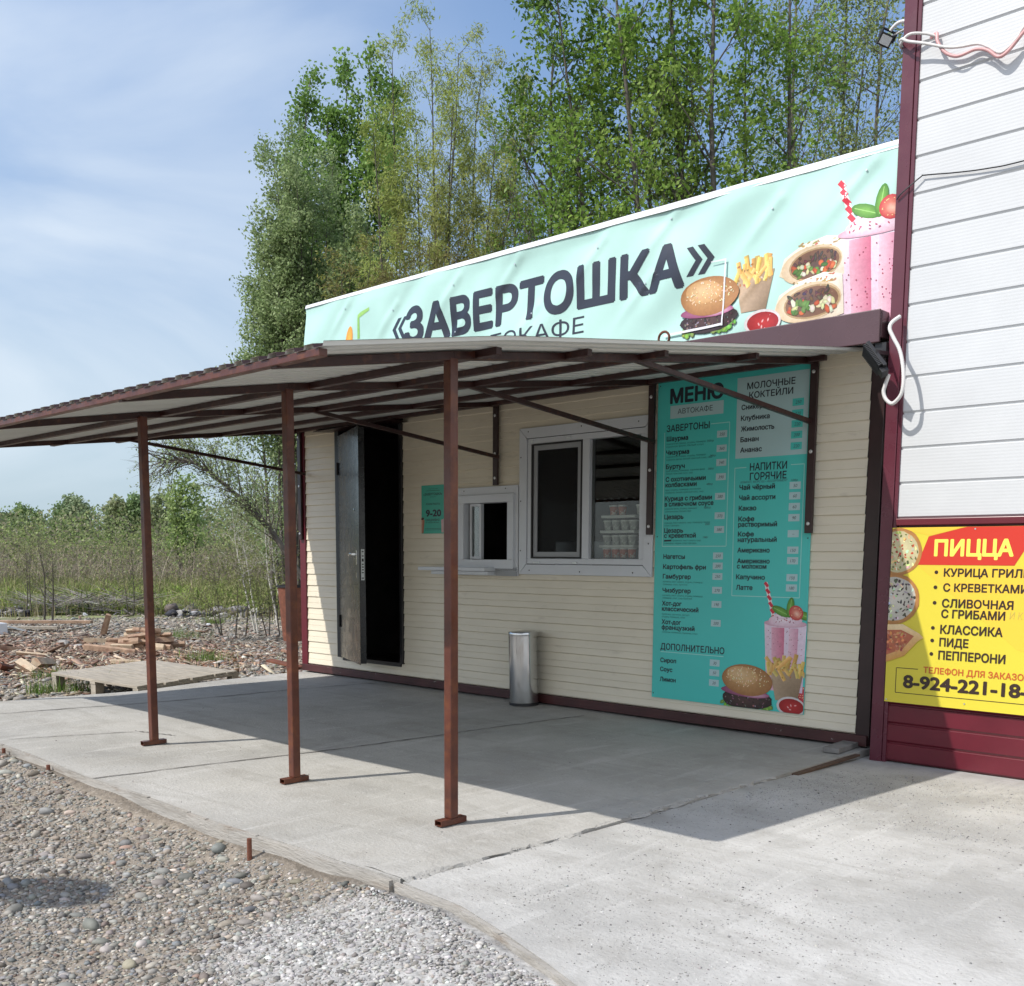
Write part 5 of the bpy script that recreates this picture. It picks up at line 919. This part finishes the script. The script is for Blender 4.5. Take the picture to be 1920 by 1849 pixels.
g = gpt(6, 1188); b = MB(); b.box(g.x - .35, g.x + .05, g.y - .22, g.y + .06, -.25, .02); tag(b.build('white_block', M_pvc, loc=(g.x, g.y, -.15), bevel=.01), 'white box with a sharp edge at the left frame edge behind the bark', 'box')
def lump(u, v, sx, sy, sz, label, m, nm='concrete_lump', cat='concrete lump'):
    g = gpt(u, v); vv, ff = ico(3); r = np.ones(len(vv))
    for _ in range(16): d = RNG.normal(size=3); d /= np.linalg.norm(d); r = np.minimum(r, np.where(vv @ d > .2, RNG.uniform(.45, .85) / np.maximum(vv @ d, .2), 9))
    V = vv * r[:, None] * np.array([sx, sy, sz]) * .55 + np.array([g.x, g.y, gz(g.x, g.y) + sz * .2]); b = MB(); b.mesh(V.tolist(), ff.tolist()); return tag(b.build(nm, m, loc=(g.x, g.y, gz(g.x, g.y)), smooth=12), label, cat)
M_lump = mat('broken_concrete', (.30, .29, .275), .85, var=.35, bump=.8, bscale=25)
lump(338, 1162, .34, .3, .27, 'grey tilted concrete lump at the foot of the grass, right of the left post', M_lump); lump(404, 1170, .34, .28, .13, 'pale rubble lump with a rounded top beside the dark rubble', mat('pinkish_rubble', (.42, .36, .34), .85, var=.2, bump=.4))
lump(420, 1163, .45, .3, .18, 'broad pale rubble lump right of the pinkish one', M_lump); lump(122, 1203, .26, .2, .13, 'grey stone with a dark shaded end among the bark scraps', M_lump); lump(148, 1206, .22, .15, .07, 'flat grey stone right of the stone with the dark end', M_lump)
lump(508, 1148, .62, .35, .26, 'white plastic sack slumped on the dark rubble, left of the middle post', M_sack, 'white_sack', 'sack'); lump(392, 1166 + 120 - 112, .1, .1, .06, 'small white plastic scrap among the rubble', M_sack, 'plastic_scrap', 'scrap')
lump(160, 1160, .22, .14, .09, 'white plastic scrap lying in front of the brushwood heap', M_sack, 'plastic_scrap', 'scrap')
lump(391, 1706, .065, .05, .012, 'flat grey slab of stone lying on the pebbles', M_lump, 'flat_stone', 'stone') if False else None
P = []
for u0, u1, v0, v1, n in ((345, 540, 1144, 1161, 2600), (0, 60, 1144, 1160, 800), (325, 400, 1150, 1163, 300)):
    for _ in range(n): g = gpt(rnd.uniform(u0, u1), rnd.uniform(v0, v1)); P.append((g.x, g.y, gz(g.x, g.y) + rnd.uniform(0, .12)))
P = np.array(P); tag(stones('rubble_heap', P, RNG.lognormal(math.log(.045), .5, len(P)), palette(len(P), [(.03, .03, .035), (.07, .065, .06), (.2, .2, .21), (.02, .02, .03), (.32, .31, .30), (.14, .12, .10)]), rough=.42, sub=1, smooth=False), kind='stuff')
def strips(P0, P1, w, cols, mid=None):
    "thin tapering blades from P0 to P1, bent through mid"
    n = len(P0); d = P1 - P0; s = np.stack([-d[:, 1], d[:, 0], np.zeros(n)], -1); ln = np.linalg.norm(s, axis=1, keepdims=True); a = RNG.uniform(0, 6.28, n); rs = np.stack([np.cos(a), np.sin(a), np.zeros(n)], -1); s = np.where(ln > .02, s / np.maximum(ln, 1e-6), rs); s = (s * .35 + rs * .65); s /= np.linalg.norm(s, axis=1, keepdims=True); s = s * (w[:, None] / 2)
    m = (P0 + P1) / 2 if mid is None else mid
    V = np.stack([P0 - s, P0 + s, m + s * .8, m - s * .8, P1 + s * .15, P1 - s * .15], 1).reshape(-1, 3); k = (np.arange(n) * 6)[:, None]
    Fq = np.concatenate([k + np.array([[0, 1, 2, 3]]), k + np.array([[3, 2, 4, 5]])], 1).reshape(-1, 4); return V, Fq, np.repeat(cols, 2, 0)
# brushwood heap
n = 900; g = [gpt(rnd.uniform(55, 272), rnd.uniform(1136, 1160)) for _ in range(n)]; P0 = np.array([(a.x, a.y, gz(a.x, a.y) + rnd.uniform(0.02, .30)) for a in g]); a = RNG.uniform(-.5, .5, n) + np.where(RNG.random(n) < .5, .7, 3.8); l = RNG.uniform(.5, 1.7, n); P1 = P0 + np.stack([np.cos(a) * l, np.sin(a) * l, RNG.normal(.06, .14, n)], -1)
V, Fq, Cq = strips(P0, P1, RNG.uniform(.018, .05, n), palette(n, [(.18, .155, .15), (.1, .085, .085), (.26, .24, .22)]), (P0 + P1) / 2 + RNG.normal(0, .05, (n, 3))); tag(npmesh('brushwood_heap', V, Fq, M_twig, fcol=Cq), kind='stuff')

# ---------------------------------------------------------------- grass, brush and thicket (nobody could count them)
def wedge(n, d0, d1, u0, u1, p=1.0):
    D = d0 + (d1 - d0) * RNG.random(n) ** p; u = RNG.uniform(u0, u1, n); f = np.array(FWD.xy); r = np.array(RGT.xy); xy = np.array(CAM.xy)[None] + D[:, None] * f + (D * (u - 960) / FPX)[:, None] * r; return xy[:, 0], xy[:, 1], D
def ok_field(x, y): return ~slab_zone(x, y) & ~((x > -1) & (y < 3))
def grass(name, n, d0, d1, h, cols, w=.012, lean=.35, dens=None, u1=760):
    x, y, D = wedge(n, d0, d1, -420, u1); k = ok_field(x, y)
    if dens is not None: k &= dens(x, y)
    x, y, D = x[k], y[k], D[k]; n = len(x); P0 = np.stack([x, y, ground_z(x, y) - .01], -1); hh = h * RNG.lognormal(0, .35, n); a = RNG.uniform(0, 6.28, n); ll = hh * RNG.normal(0, lean, n); P1 = P0 + np.stack([np.cos(a) * ll, np.sin(a) * ll, hh], -1); mid = P0 + np.stack([np.cos(a) * ll * .25, np.sin(a) * ll * .25, hh * .6], -1)
    V, Fq, Cq = strips(P0, P1, w * RNG.uniform(.6, 1.5, n) * (D / 18), palette(n, cols), mid); return tag(npmesh(name, V, Fq, M_veg, fcol=Cq), kind='stuff')
tuft = lambda s, t: (lambda x, y: smooth_noise(x, y, s, 70) + .6 * smooth_noise(x, y, s * 3, 71) + RNG.normal(0, .3, len(x)) > t)
grass('grass', 150000, 22.8, 48, .17, [(.21, .29, .06), (.26, .33, .08), (.17, .24, .05), (.32, .32, .13), (.27, .26, .12)], w=.028, lean=.9, dens=tuft(.5, -.7)); grass('dry_grass', 16000, 21.8, 27.5, .20, [(.40, .35, .22), (.33, .28, .16), (.22, .23, .09)], dens=tuft(.6, .1)); grass('dry_grass', 16000, 30, 52, .34, [(.28, .25, .14), (.2, .24, .08), (.25, .24, .12)], w=.014, lean=.8)
grass('weeds', 3600, 9.5, 16.5, .11, [(.12, .19, .04), (.2, .2, .09), (.3, .27, .16)], w=.010, dens=lambda x, y: (smooth_noise(x, y, 1.7, 75) + RNG.normal(0, .2, len(x)) > .75))
def tufts(pts):
    x = np.concatenate([RNG.normal(p.x, s, n) for p, s, n in pts]); y = np.concatenate([RNG.normal(p.y, s, n) for p, s, n in pts]); k = ~slab_zone(x, y); x, y = x[k], y[k]; n = len(x); P0 = np.stack([x, y, ground_z(x, y)], -1); hh = .12 * RNG.lognormal(0, .3, n); a = RNG.uniform(0, 6.28, n); ll = hh * RNG.normal(0, .5, n); P1 = P0 + np.stack([np.cos(a) * ll, np.sin(a) * ll, hh], -1)
    V, Fq, Cq = strips(P0, P1, RNG.uniform(.004, .008, n), palette(n, [(.1, .2, .03), (.14, .24, .05), (.22, .24, .1)])); tag(npmesh('weeds', V, Fq, M_veg, fcol=Cq), kind='stuff')
tufts([(gpt(84, 1300), .10, 220), (gpt(150, 1298), .09, 200), (gpt(390, 1228), .14, 260), (gpt(400, 1172), .12, 240), (gpt(330, 1190), .3, 300), (gpt(85, 1258), .12, 120), (gpt(250, 1250), .25, 160)])
# bare purplish brush: thin upright stems with side twigs, and pale bud-green flecks
def brush(n, d0, d1, h0, h1, cols, w, tw=4, u1=760):
    x, y, D = wedge(n, d0, d1, -460, u1, .62); k = ok_field(x, y); x, y, D = x[k], y[k], D[k]; n = len(x); hh = RNG.uniform(h0, h1, n) * (1 + .25 * smooth_noise(x, y, .35, 90)); P0 = np.stack([x, y, ground_z(x, y)], -1); P1 = P0 + np.stack([RNG.normal(0, .3, n) * hh, RNG.normal(0, .3, n) * hh, hh], -1); mid = (P0 + P1) / 2 + RNG.normal(0, .05, (n, 3))
    parts = [strips(P0, P1, w * D / 25, palette(n, cols), mid)]
    for _ in range(tw):
        t = RNG.uniform(.25, .9, (n, 1)); q0 = P0 + (P1 - P0) * t; l = hh * RNG.uniform(.15, .4, n); a = RNG.uniform(0, 6.28, n); q1 = q0 + np.stack([np.cos(a) * l * .8, np.sin(a) * l * .8, l * RNG.uniform(.1, .9, n)], -1); parts.append(strips(q0, q1, w * .6 * D / 25, palette(n, cols)))
    o = 0; Vs, Fs, Cs = [], [], []
    for V, Fq, Cq in parts: Vs.append(V); Fs.append(Fq + o); Cs.append(Cq); o += len(V)
    return np.concatenate(Vs), np.concatenate(Fs), np.concatenate(Cs)
V, Fq, Cq = brush(9000, 35, 66, .75, 1.8, [(.27, .22, .17), (.32, .27, .2), (.23, .19, .155), (.36, .31, .23)], .009, 9); tag(npmesh('bare_brush', V, Fq, M_twig, fcol=Cq), kind='stuff')
def leafquads(P, size, cols, slim=.5, droop=0., rand=1.0):
    n = len(P); d = RNG.normal(size=(n, 3)); d[:, 2] = d[:, 2] * (1 - .5 * droop) - 1.2 * droop; d /= np.linalg.norm(d, axis=1, keepdims=True); r = RNG.normal(size=(n, 3)); s = np.cross(d, r); s /= np.linalg.norm(s, axis=1, keepdims=True)
    L = (size * RNG.uniform(.6, 1.3, n))[:, None]; w = L * slim / 2; V = np.stack([P, P + d * L * .45 + s * w, P + d * L, P + d * L * .45 - s * w], 1).reshape(-1, 3); Fq = np.arange(n * 4).reshape(-1, 4); return V, Fq, cols
def thicket(name, n, d0, d1, z0, z1, size, cols, u1=820, nz=.18, seed=93):
    x, y, D = wedge(n, d0, d1, -460, u1, .6); top = z1 * (1 + .45 * smooth_noise(x, y, nz, seed) + .25 * smooth_noise(x, y, nz * 4, seed + 1)); z = z0 + (top - z0) * RNG.random(n) ** .8; P = np.stack([x, y, z], -1); sh = .75 + .5 * (smooth_noise(x, y, nz * 3, seed + 2) * .5 + .5)
    V, Fq, Cq = leafquads(P, size, np.clip(palette(n, cols) * sh[:, None], .01, .6), .7); return tag(npmesh(name, V, Fq, M_leaf, fcol=Cq), kind='stuff')
thicket('budding_brush', 60000, 33, 66, .0, 1.6, .075, [(.27, .29, .11), (.24, .23, .13), (.31, .32, .15), (.25, .21, .15)], nz=.4)
thicket('green_thicket', 90000, 40, 82, .0, 2.3, .15, [(.22, .28, .09), (.18, .24, .08), (.27, .30, .13), (.24, .22, .15)])
thicket('far_woodland', 80000, 80, 112, .0, 4.9, .28, [(.20, .26, .11), (.25, .30, .13), (.17, .22, .11), (.27, .27, .15)], nz=.08, seed=97)
# ---------------------------------------------------------------- trees
def vrand(r): return Vector((r.gauss(0, 1), r.gauss(0, 1), r.gauss(0, 1)))
def branch(r, p, d, L, rad, n, wob, up):
    pts = [p.copy()]; d = d.normalized()
    for i in range(n): d = (d + vrand(r) * wob + Vector((0, 0, up))).normalized(); pts.append(pts[-1] + d * (L / n))
    return pts, [rad * (1 - .88 * i / n) for i in range(n + 1)]
def along(pts, t):
    k = t * (len(pts) - 1); i = min(int(k), len(pts) - 2); return pts[i].lerp(pts[i + 1], k - i), (pts[i + 1] - pts[i]).normalized()
def tree(name, label, stems, leaf, cols, seed, bark, group=None, l1=16, l2=6, l3=4, len1=.32, len2=.45, len3=.5, ang=.8, per=5, slim=.55, droop=0., up=(.03, .06, .02), t0=.25, spread=.12, wob=.09, colmix=None, cat='tree', twigleaf=1.0, stemleaf=0):
    "stems: (base, direction, length, radius); every twig carries leaves, so the crown follows the branching"
    r = random.Random(seed); base = sum((s[0] for s in stems), Vector()) / len(stems); T = thing(name, label, cat, tuple(base), group)
    wood = MB(); A = []; mx = max(s[2] for s in stems)
    for (p, d, L, rad) in stems:
        pts, rr = branch(r, p, d, L, rad, 9, wob * .55, up[0]); off = p + d.normalized() * L - pts[-1]; pts = [q + off * (i / 9) for i, q in enumerate(pts)]; wood.tube(pts, rr, 7, caps=False)
        for i in range(l1):
            t = t0 + (1 - t0) * ((i + r.random()) / l1); q, dq = along(pts, t); side = dq.cross(vrand(r)).normalized(); dd = (dq * math.cos(ang) + side * math.sin(ang)); L1 = max(.25, len1 * L * (1.15 - .85 * t) * r.uniform(.6, 1.25)); r1 = rad * (1 - .75 * t) * .42
            p1, q1 = branch(r, q, dd, L1, r1, 5, wob, up[1]); wood.tube(p1, q1, 4, caps=False)
            for j in range(l2):
                t2 = .2 + .8 * ((j + r.random()) / l2); qq, d2 = along(p1, t2); s2 = d2.cross(vrand(r)).normalized(); L2 = max(.15, len2 * L1 * (1.1 - .6 * t2) * r.uniform(.6, 1.3)); p2, q2 = branch(r, qq, d2 * math.cos(.7) + s2 * math.sin(.7), L2, r1 * .45 * (1 - .5 * t2), 3, wob * 1.3, up[2] - droop * .12); wood.tube(p2, q2, 3, caps=False)
                for k in range(l3):
                    t3 = .2 + .8 * ((k + r.random()) / l3); q3, d3 = along(p2, t3); s3 = d3.cross(vrand(r)).normalized(); L3 = max(.1, len3 * L2 * r.uniform(.6, 1.2)); e = q3 + (d3 * .7 + s3 * .7).normalized() * L3 + Vector((0, 0, -droop * L3 * .6)); wood.tube([q3, e], [max(.0022, r1 * .16), .0016], 3, caps=False)
                    for z in range(per): A.append(q3.lerp(e, .15 + .9 * r.random()))
    me = wood.build('trunk', bark, T, smooth=180)
    A = np.array([tuple(a) for a in A]); keep = RNG.random(len(A)) < twigleaf; A = A[keep]; n = len(A); A = A + RNG.normal(0, spread, (n, 3))
    # colour differs from twig to twig and clump to clump
    c = np.array(cols); w = (np.sin(A[:, 0] * 1.3 + seed) + np.sin(A[:, 2] * 1.7 + A[:, 1]) + np.sin(A[:, 1] * 1.1 - A[:, 2] * .9)) / 3; i = np.clip(((w * .5 + .5) * len(c) + RNG.normal(0, .7, n)).astype(int), 0, len(c) - 1); C = np.clip(c[i] * RNG.uniform(.75, 1.25, (n, 1)), .01, .6)
    V, Fq, Cq = leafquads(A, leaf, C, slim, droop); npmesh('crown', V, Fq, M_leaf, T, Cq); return T, n
def gp(u, D, z=-.15): p = px(u, 1100, D); return Vector((p.x, p.y, z))
def stem_to(b, u, v, D, rad): e = px(u, v, D); b = Vector((b.x + (e.x - b.x) * .55, b.y + (e.y - b.y) * .55, b.z)); return (b, (e - b), (e - b).length, rad)
DARK = [(.10, .19, .035), (.15, .26, .045), (.21, .34, .06), (.28, .40, .09)]; OLIVE = [(.21, .28, .09), (.27, .34, .12), (.32, .37, .14), (.25, .27, .11)]; WILLOW = [(.30, .38, .09), (.36, .43, .12), (.41, .46, .15), (.32, .36, .12)]; SILVER = [(.21, .30, .12), (.27, .36, .16), (.33, .41, .20), (.23, .31, .13)]; POP = [(.15, .26, .06), (.20, .33, .08), (.26, .40, .11)]
def many(b, tips, D, rad, sx=.16, sy=.12): return [stem_to(b + Vector((rnd.uniform(-sx, sx) * 3, rnd.uniform(-sy, sy) * 6, 0)), u, v, D + rnd.uniform(-.8, .8), rad) for u, v in tips]
cnt = 0
# the big near tree: four stems fanning out from one base
b0 = gp(1310, 16); ct = [stem_to(b0 + Vector((-.4, .3, 0)), 1040, -40, 16, .08), stem_to(b0 + Vector((.2, .6, 0)), 1190, 60, 16.4, .07), stem_to(b0 + Vector((.4, .6, 0)), 1400, 40, 16.4, .07), stem_to(b0 + Vector((.4, .6, 0)), 1290, 40, 16.8, .07), stem_to(b0, 1130, -190, 15.5, .085), stem_to(b0, 1235, -280, 16.2, .10), stem_to(b0 + Vector((.3, .2, 0)), 1345, -300, 15.8, .09), stem_to(b0 + Vector((.5, .1, 0)), 1480, -230, 16.6, .075)]
cnt += tree('deciduous_tree', 'big dark green tree with several stems and broad leaves, behind the middle of the banner', ct, .09, DARK, 3, M_bark, 'trees behind the kiosk', l1=19, l2=7, l3=5, per=6, len1=.19, ang=.75, slim=.55, t0=.38, up=(.02, .05, .02), spread=.10)[1]
b1 = gp(1060, 17.5); cnt += tree('deciduous_tree', 'bright green tree low at the left side of the big dark tree, over the banner', [stem_to(b1, 1040, 60, 17, .09), stem_to(b1 + Vector((.4, 0, 0)), 1130, 130, 17.5, .07), stem_to(b1 + Vector((-.2, .3, 0)), 1090, 240, 17.5, .06)], .09, [(.10, .18, .03), (.15, .25, .05), (.2, .3, .07)], 8, M_bark, 'trees behind the kiosk', l1=22, l2=6, l3=5, per=8, len1=.26, slim=.5, t0=.34)[1]
b2 = gp(1560, 20); cnt += tree('deciduous_tree', 'tall olive green tree with fine leaves beside the white building', [stem_to(b2, 1500, -260, 20, .08), stem_to(b2 + Vector((.3, .2, 0)), 1580, -300, 20, .07), stem_to(b2 + Vector((.8, .0, 0)), 1690, -260, 19.5, .07), stem_to(b2 + Vector((.5, .5, 0)), 1640, -60, 20, .06)], .075, OLIVE, 13, M_bark, 'trees behind the kiosk', l1=24, l2=7, l3=5, per=7, len1=.21, t0=.4, slim=.5)[1]
# wispy willow in the middle, thin crown against the sky
b3 = gp(835, 20); cnt += tree('willow_tree', 'wispy yellow green willow with bare twigs at its tip, above the banner', many(b3, [(806, 52), (905, 115), (735, 105), (965, 165), (850, 200), (780, 240), (930, 260), (700, 250), (985, 260), (890, 330), (955, 350), (820, 360), (745, 390), (1000, 380), (860, 100)], 20, .055), .085, WILLOW, 21, M_barkdark, 'trees behind the kiosk', l1=20, l2=6, l3=5, per=9, len1=.17, ang=.65, slim=.24, droop=.8, up=(.03, .06, .0), t0=.34, spread=.07)[1]
b4 = gp(650, 25); cnt += tree('poplar_tree', 'upright poplar with dark green leaf tufts at the top of the left tree group', many(b4, [(582, 145), (610, 200), (652, 125), (690, 118), (730, 150), (560, 235), (622, 260), (680, 230), (745, 250), (540, 300), (710, 330), (640, 330)], 25, .075), .10, POP, 27, M_bark, 'trees behind the kiosk', l1=15, l2=6, l3=4, per=8, len1=.13, ang=.6, slim=.7, t0=.40, up=(.03, .10, .05), spread=.12)[1]
b5 = gp(575, 22); cnt += tree('deciduous_tree', 'grey green tree with tiny leaves at the left end of the tree group', many(b5, [(512, 300), (530, 380), (492, 455), (505, 530), (555, 330), (590, 390), (625, 310), (645, 420), (690, 420), (560, 480), (610, 500), (535, 270), (660, 500), (485, 520), (470, 560), (520, 430), (545, 420)], 22, .05), .07, SILVER, 33, M_bark, 'trees behind the kiosk', l1=17, l2=7, l3=5, per=9, len1=.19, ang=.8, slim=.6, t0=.36, spread=.10)[1]
b6 = gp(700, 17); cnt += tree('willow_bush', 'low yellow green bush top just above the left half of the banner', [stem_to(b6 + Vector((.3 * i, .1 * i, 0)), 640 + 55 * i, 500 - 12 * i, 17, .035) for i in range(5)], .07, [(.20, .22, .05), (.26, .27, .07), (.22, .2, .08)], 39, M_barkdark, 'trees behind the kiosk', l1=16, l2=5, l3=4, per=8, len1=.22, slim=.3, droop=.4, t0=.35, spread=.06)[1]
b7 = gp(1000, 21); cnt += tree('deciduous_tree', 'pale thin tree between the willow and the big dark tree, low over the banner', [stem_to(b7, 985, 300, 21, .05), stem_to(b7 + Vector((.6, 0, 0)), 1180, 300, 21, .05), stem_to(b7 + Vector((1.2, 0, 0)), 1270, 260, 21, .05), stem_to(b7 + Vector((2.5, 0, 0)), 1420, 300, 21, .05)], .06, OLIVE, 44, M_bark, 'trees behind the kiosk', l1=20, l2=6, l3=5, per=8, len1=.26, slim=.45, t0=.38)[1]
# leaning willow seen under the canopy, its sparse crown hanging to the left
bw = gp(640, 17.0); P_ = [bw, px(545, 1050, 17), px(500, 985, 17), px(440, 925, 17), px(385, 880, 17), px(345, 862, 17), px(310, 866, 17)]
W_ = thing('leaning_willow', 'dark leaning willow with a sparse crown, arching left under the canopy edge', 'tree', tuple(bw)); wood = MB(); r = random.Random(51); A = []
trunk = catmull(P_, 5); wood.tube(trunk, [.052 * (1 - .88 * i / len(trunk)) + .006 for i in range(len(trunk))], 7, caps=False)
for i in range(70):
    t = .22 + .78 * (i + r.random()) / 70; q, dq = along(trunk, t); side = dq.cross(vrand(r)).normalized(); d = dq * .65 + side * .6 + Vector((0, 0, .35 if t < .75 else .0)); p1, q1 = branch(r, q, d, r.uniform(.45, 1.15) * (1.2 - .45 * t), .012, 5, .12, -.01 if t > .7 else .05); wood.tube(p1, q1, 4, caps=False)
    for j in range(7):
        q2, d2 = along(p1, .2 + .8 * r.random()); s2 = d2.cross(vrand(r)).normalized(); p2, r2 = branch(r, q2, d2 + s2 * .7, r.uniform(.15, .5), .005, 3, .15, -.04); wood.tube(p2, r2, 3, caps=False)
        if t < .86 or r.random() < .15:
            for _ in range(14): A.append(along(p2, r.random())[0])
wood.build('trunk', M_bark, W_, smooth=180); A = np.array([tuple(a) for a in A]) + RNG.normal(0, .05, (len(A), 3)); V, Fq, Cq = leafquads(A, .04, palette(len(A), [(.30, .38, .18), (.36, .43, .22), (.25, .32, .14)]), .6); npmesh('crown', V, Fq, M_leaf, W_, Cq)
def sapling(name, label, base, tips, rad, leaf, cols, seed, bark, group=None, per=4, l1=12, **kw):
    return tree(name, label, [stem_to(base + Vector((.05 * i, .04 * i, 0)), u, v, D, rad) for i, (u, v, D) in enumerate(tips)], leaf, cols, seed, bark, group, l1=l1, l2=4, l3=3, per=per, slim=.6, **kw)
BUD = [(.22, .25, .09), (.27, .29, .12), (.19, .21, .08)]
sapling('birch_sapling', 'slender pale stemmed birch leaning left, nearest the middle post', gp(520, 18.5), [(446, 975, 18.5), (430, 930, 18.6)], .018, .04, BUD, 61, M_barkpale, 'young birches right of the left post', per=3, len1=.3, t0=.35)
sapling('birch_sapling', 'pale birch stem standing more upright behind the leaning ones, near the middle post', gp(548, 20), [(490, 900, 20), (505, 960, 20)], .02, .045, BUD, 62, M_barkpale, 'young birches right of the left post', per=3, len1=.28, t0=.3)
sapling('young_tree', 'bright green upright young tree right of the left post, on the skyline', gp(340, 44), [(342, 896, 44), (325, 925, 44), (362, 915, 44)], .05, .16, [(.26, .36, .12), (.32, .41, .16)], 63, M_bark, None, per=6, l1=14, len1=.22, t0=.15, ang=.5)
sapling('young_tree', 'green bushy tree between the leaning willow and the middle post, on the skyline', gp(530, 36), [(520, 870, 36), (560, 850, 36), (490, 910, 36)], .05, .11, SILVER, 64, M_bark, None, per=8, l1=14, len1=.25, t0=.15)
sapling('dead_sapling', 'bare dark sapling with a black foot in the grass at the left', gp(86, 20.5), [(70, 1010, 20.5), (95, 1030, 20.5)], .022, .03, BUD, 65, M_barkdark, None, per=1, l1=9, len1=.3, t0=.25)
sapling('thin_sapling', 'thin budding sapling left of the dark bare one, at the left edge', gp(46, 22), [(42, 1005, 22), (58, 1020, 22)], .014, .035, BUD, 66, M_bark, None, per=3, l1=9, len1=.3, t0=.25)
sapling('thin_sapling', 'thin budding sapling just left of the left post', gp(248, 22), [(244, 1000, 22), (225, 1030, 22)], .014, .035, BUD, 67, M_bark, None, per=3, l1=9, len1=.3, t0=.25)
sapling('low_shrub', 'low shrub with yellow green buds below the leaning willow', gp(430, 17.5), [(400, 1065, 17.5), (440, 1050, 17.5), (470, 1080, 17.3), (380, 1100, 17.5)], .012, .04, BUD, 68, M_barkdark, None, per=4, l1=9, len1=.35, t0=.15)
sapling('low_shrub', 'tangled twiggy shrub at the foot of the pale birches', gp(505, 17.5), [(500, 1060, 17.5), (530, 1040, 17.5), (480, 1090, 17.3), (550, 1070, 17.5)], .012, .038, BUD, 69, M_barkdark, None, per=3, l1=10, len1=.38, t0=.12)
# far trees that stand out of the woodland on the skyline
for i, (u, v, D, hw, lab, cols) in enumerate(((40, 952, 95, 40, 'broad dark far tree at the left end of the skyline', DARK), (118, 944, 90, 16, 'round far tree left of the tall pale one on the skyline', POP), (132, 926, 92, 6, 'thin pale far tree rising above its neighbours on the skyline', SILVER), (150, 938, 90, 20, 'round green far tree just right of the tall pale one', SILVER), (222, 938, 80, 18, 'brownish far tree left of the left post on the skyline', OLIVE), (255, 930, 80, 16, 'green far tree partly behind the left post', POP), (300, 922, 70, 18, 'bare looking grey far tree right of the left post', OLIVE))):
    b = gp(u, D, -.3); k = D / FPX
    tree('far_tree', lab, [stem_to(b + RGT * (hw * .3 * k * j), u + hw * .62 * j, v + 8 + (0 if j == 0 else 10), D, .10) for j in (-1, 0, 1)], .25, [tuple(np.array(c) * .75 + .09) for c in cols], 80 + i, M_bark, 'far trees on the skyline', l1=12, l2=5, l3=4, per=8 if i != 6 else 2, len1=min(.35, hw * k * .9 / 4.5), slim=.8, t0=.3, spread=.25)  # far leaf colours washed paler, standing in for distance haze
bpy.data.objects.remove(_to); bpy.data.curves.remove(_tc)
print('LEAVES', cnt)
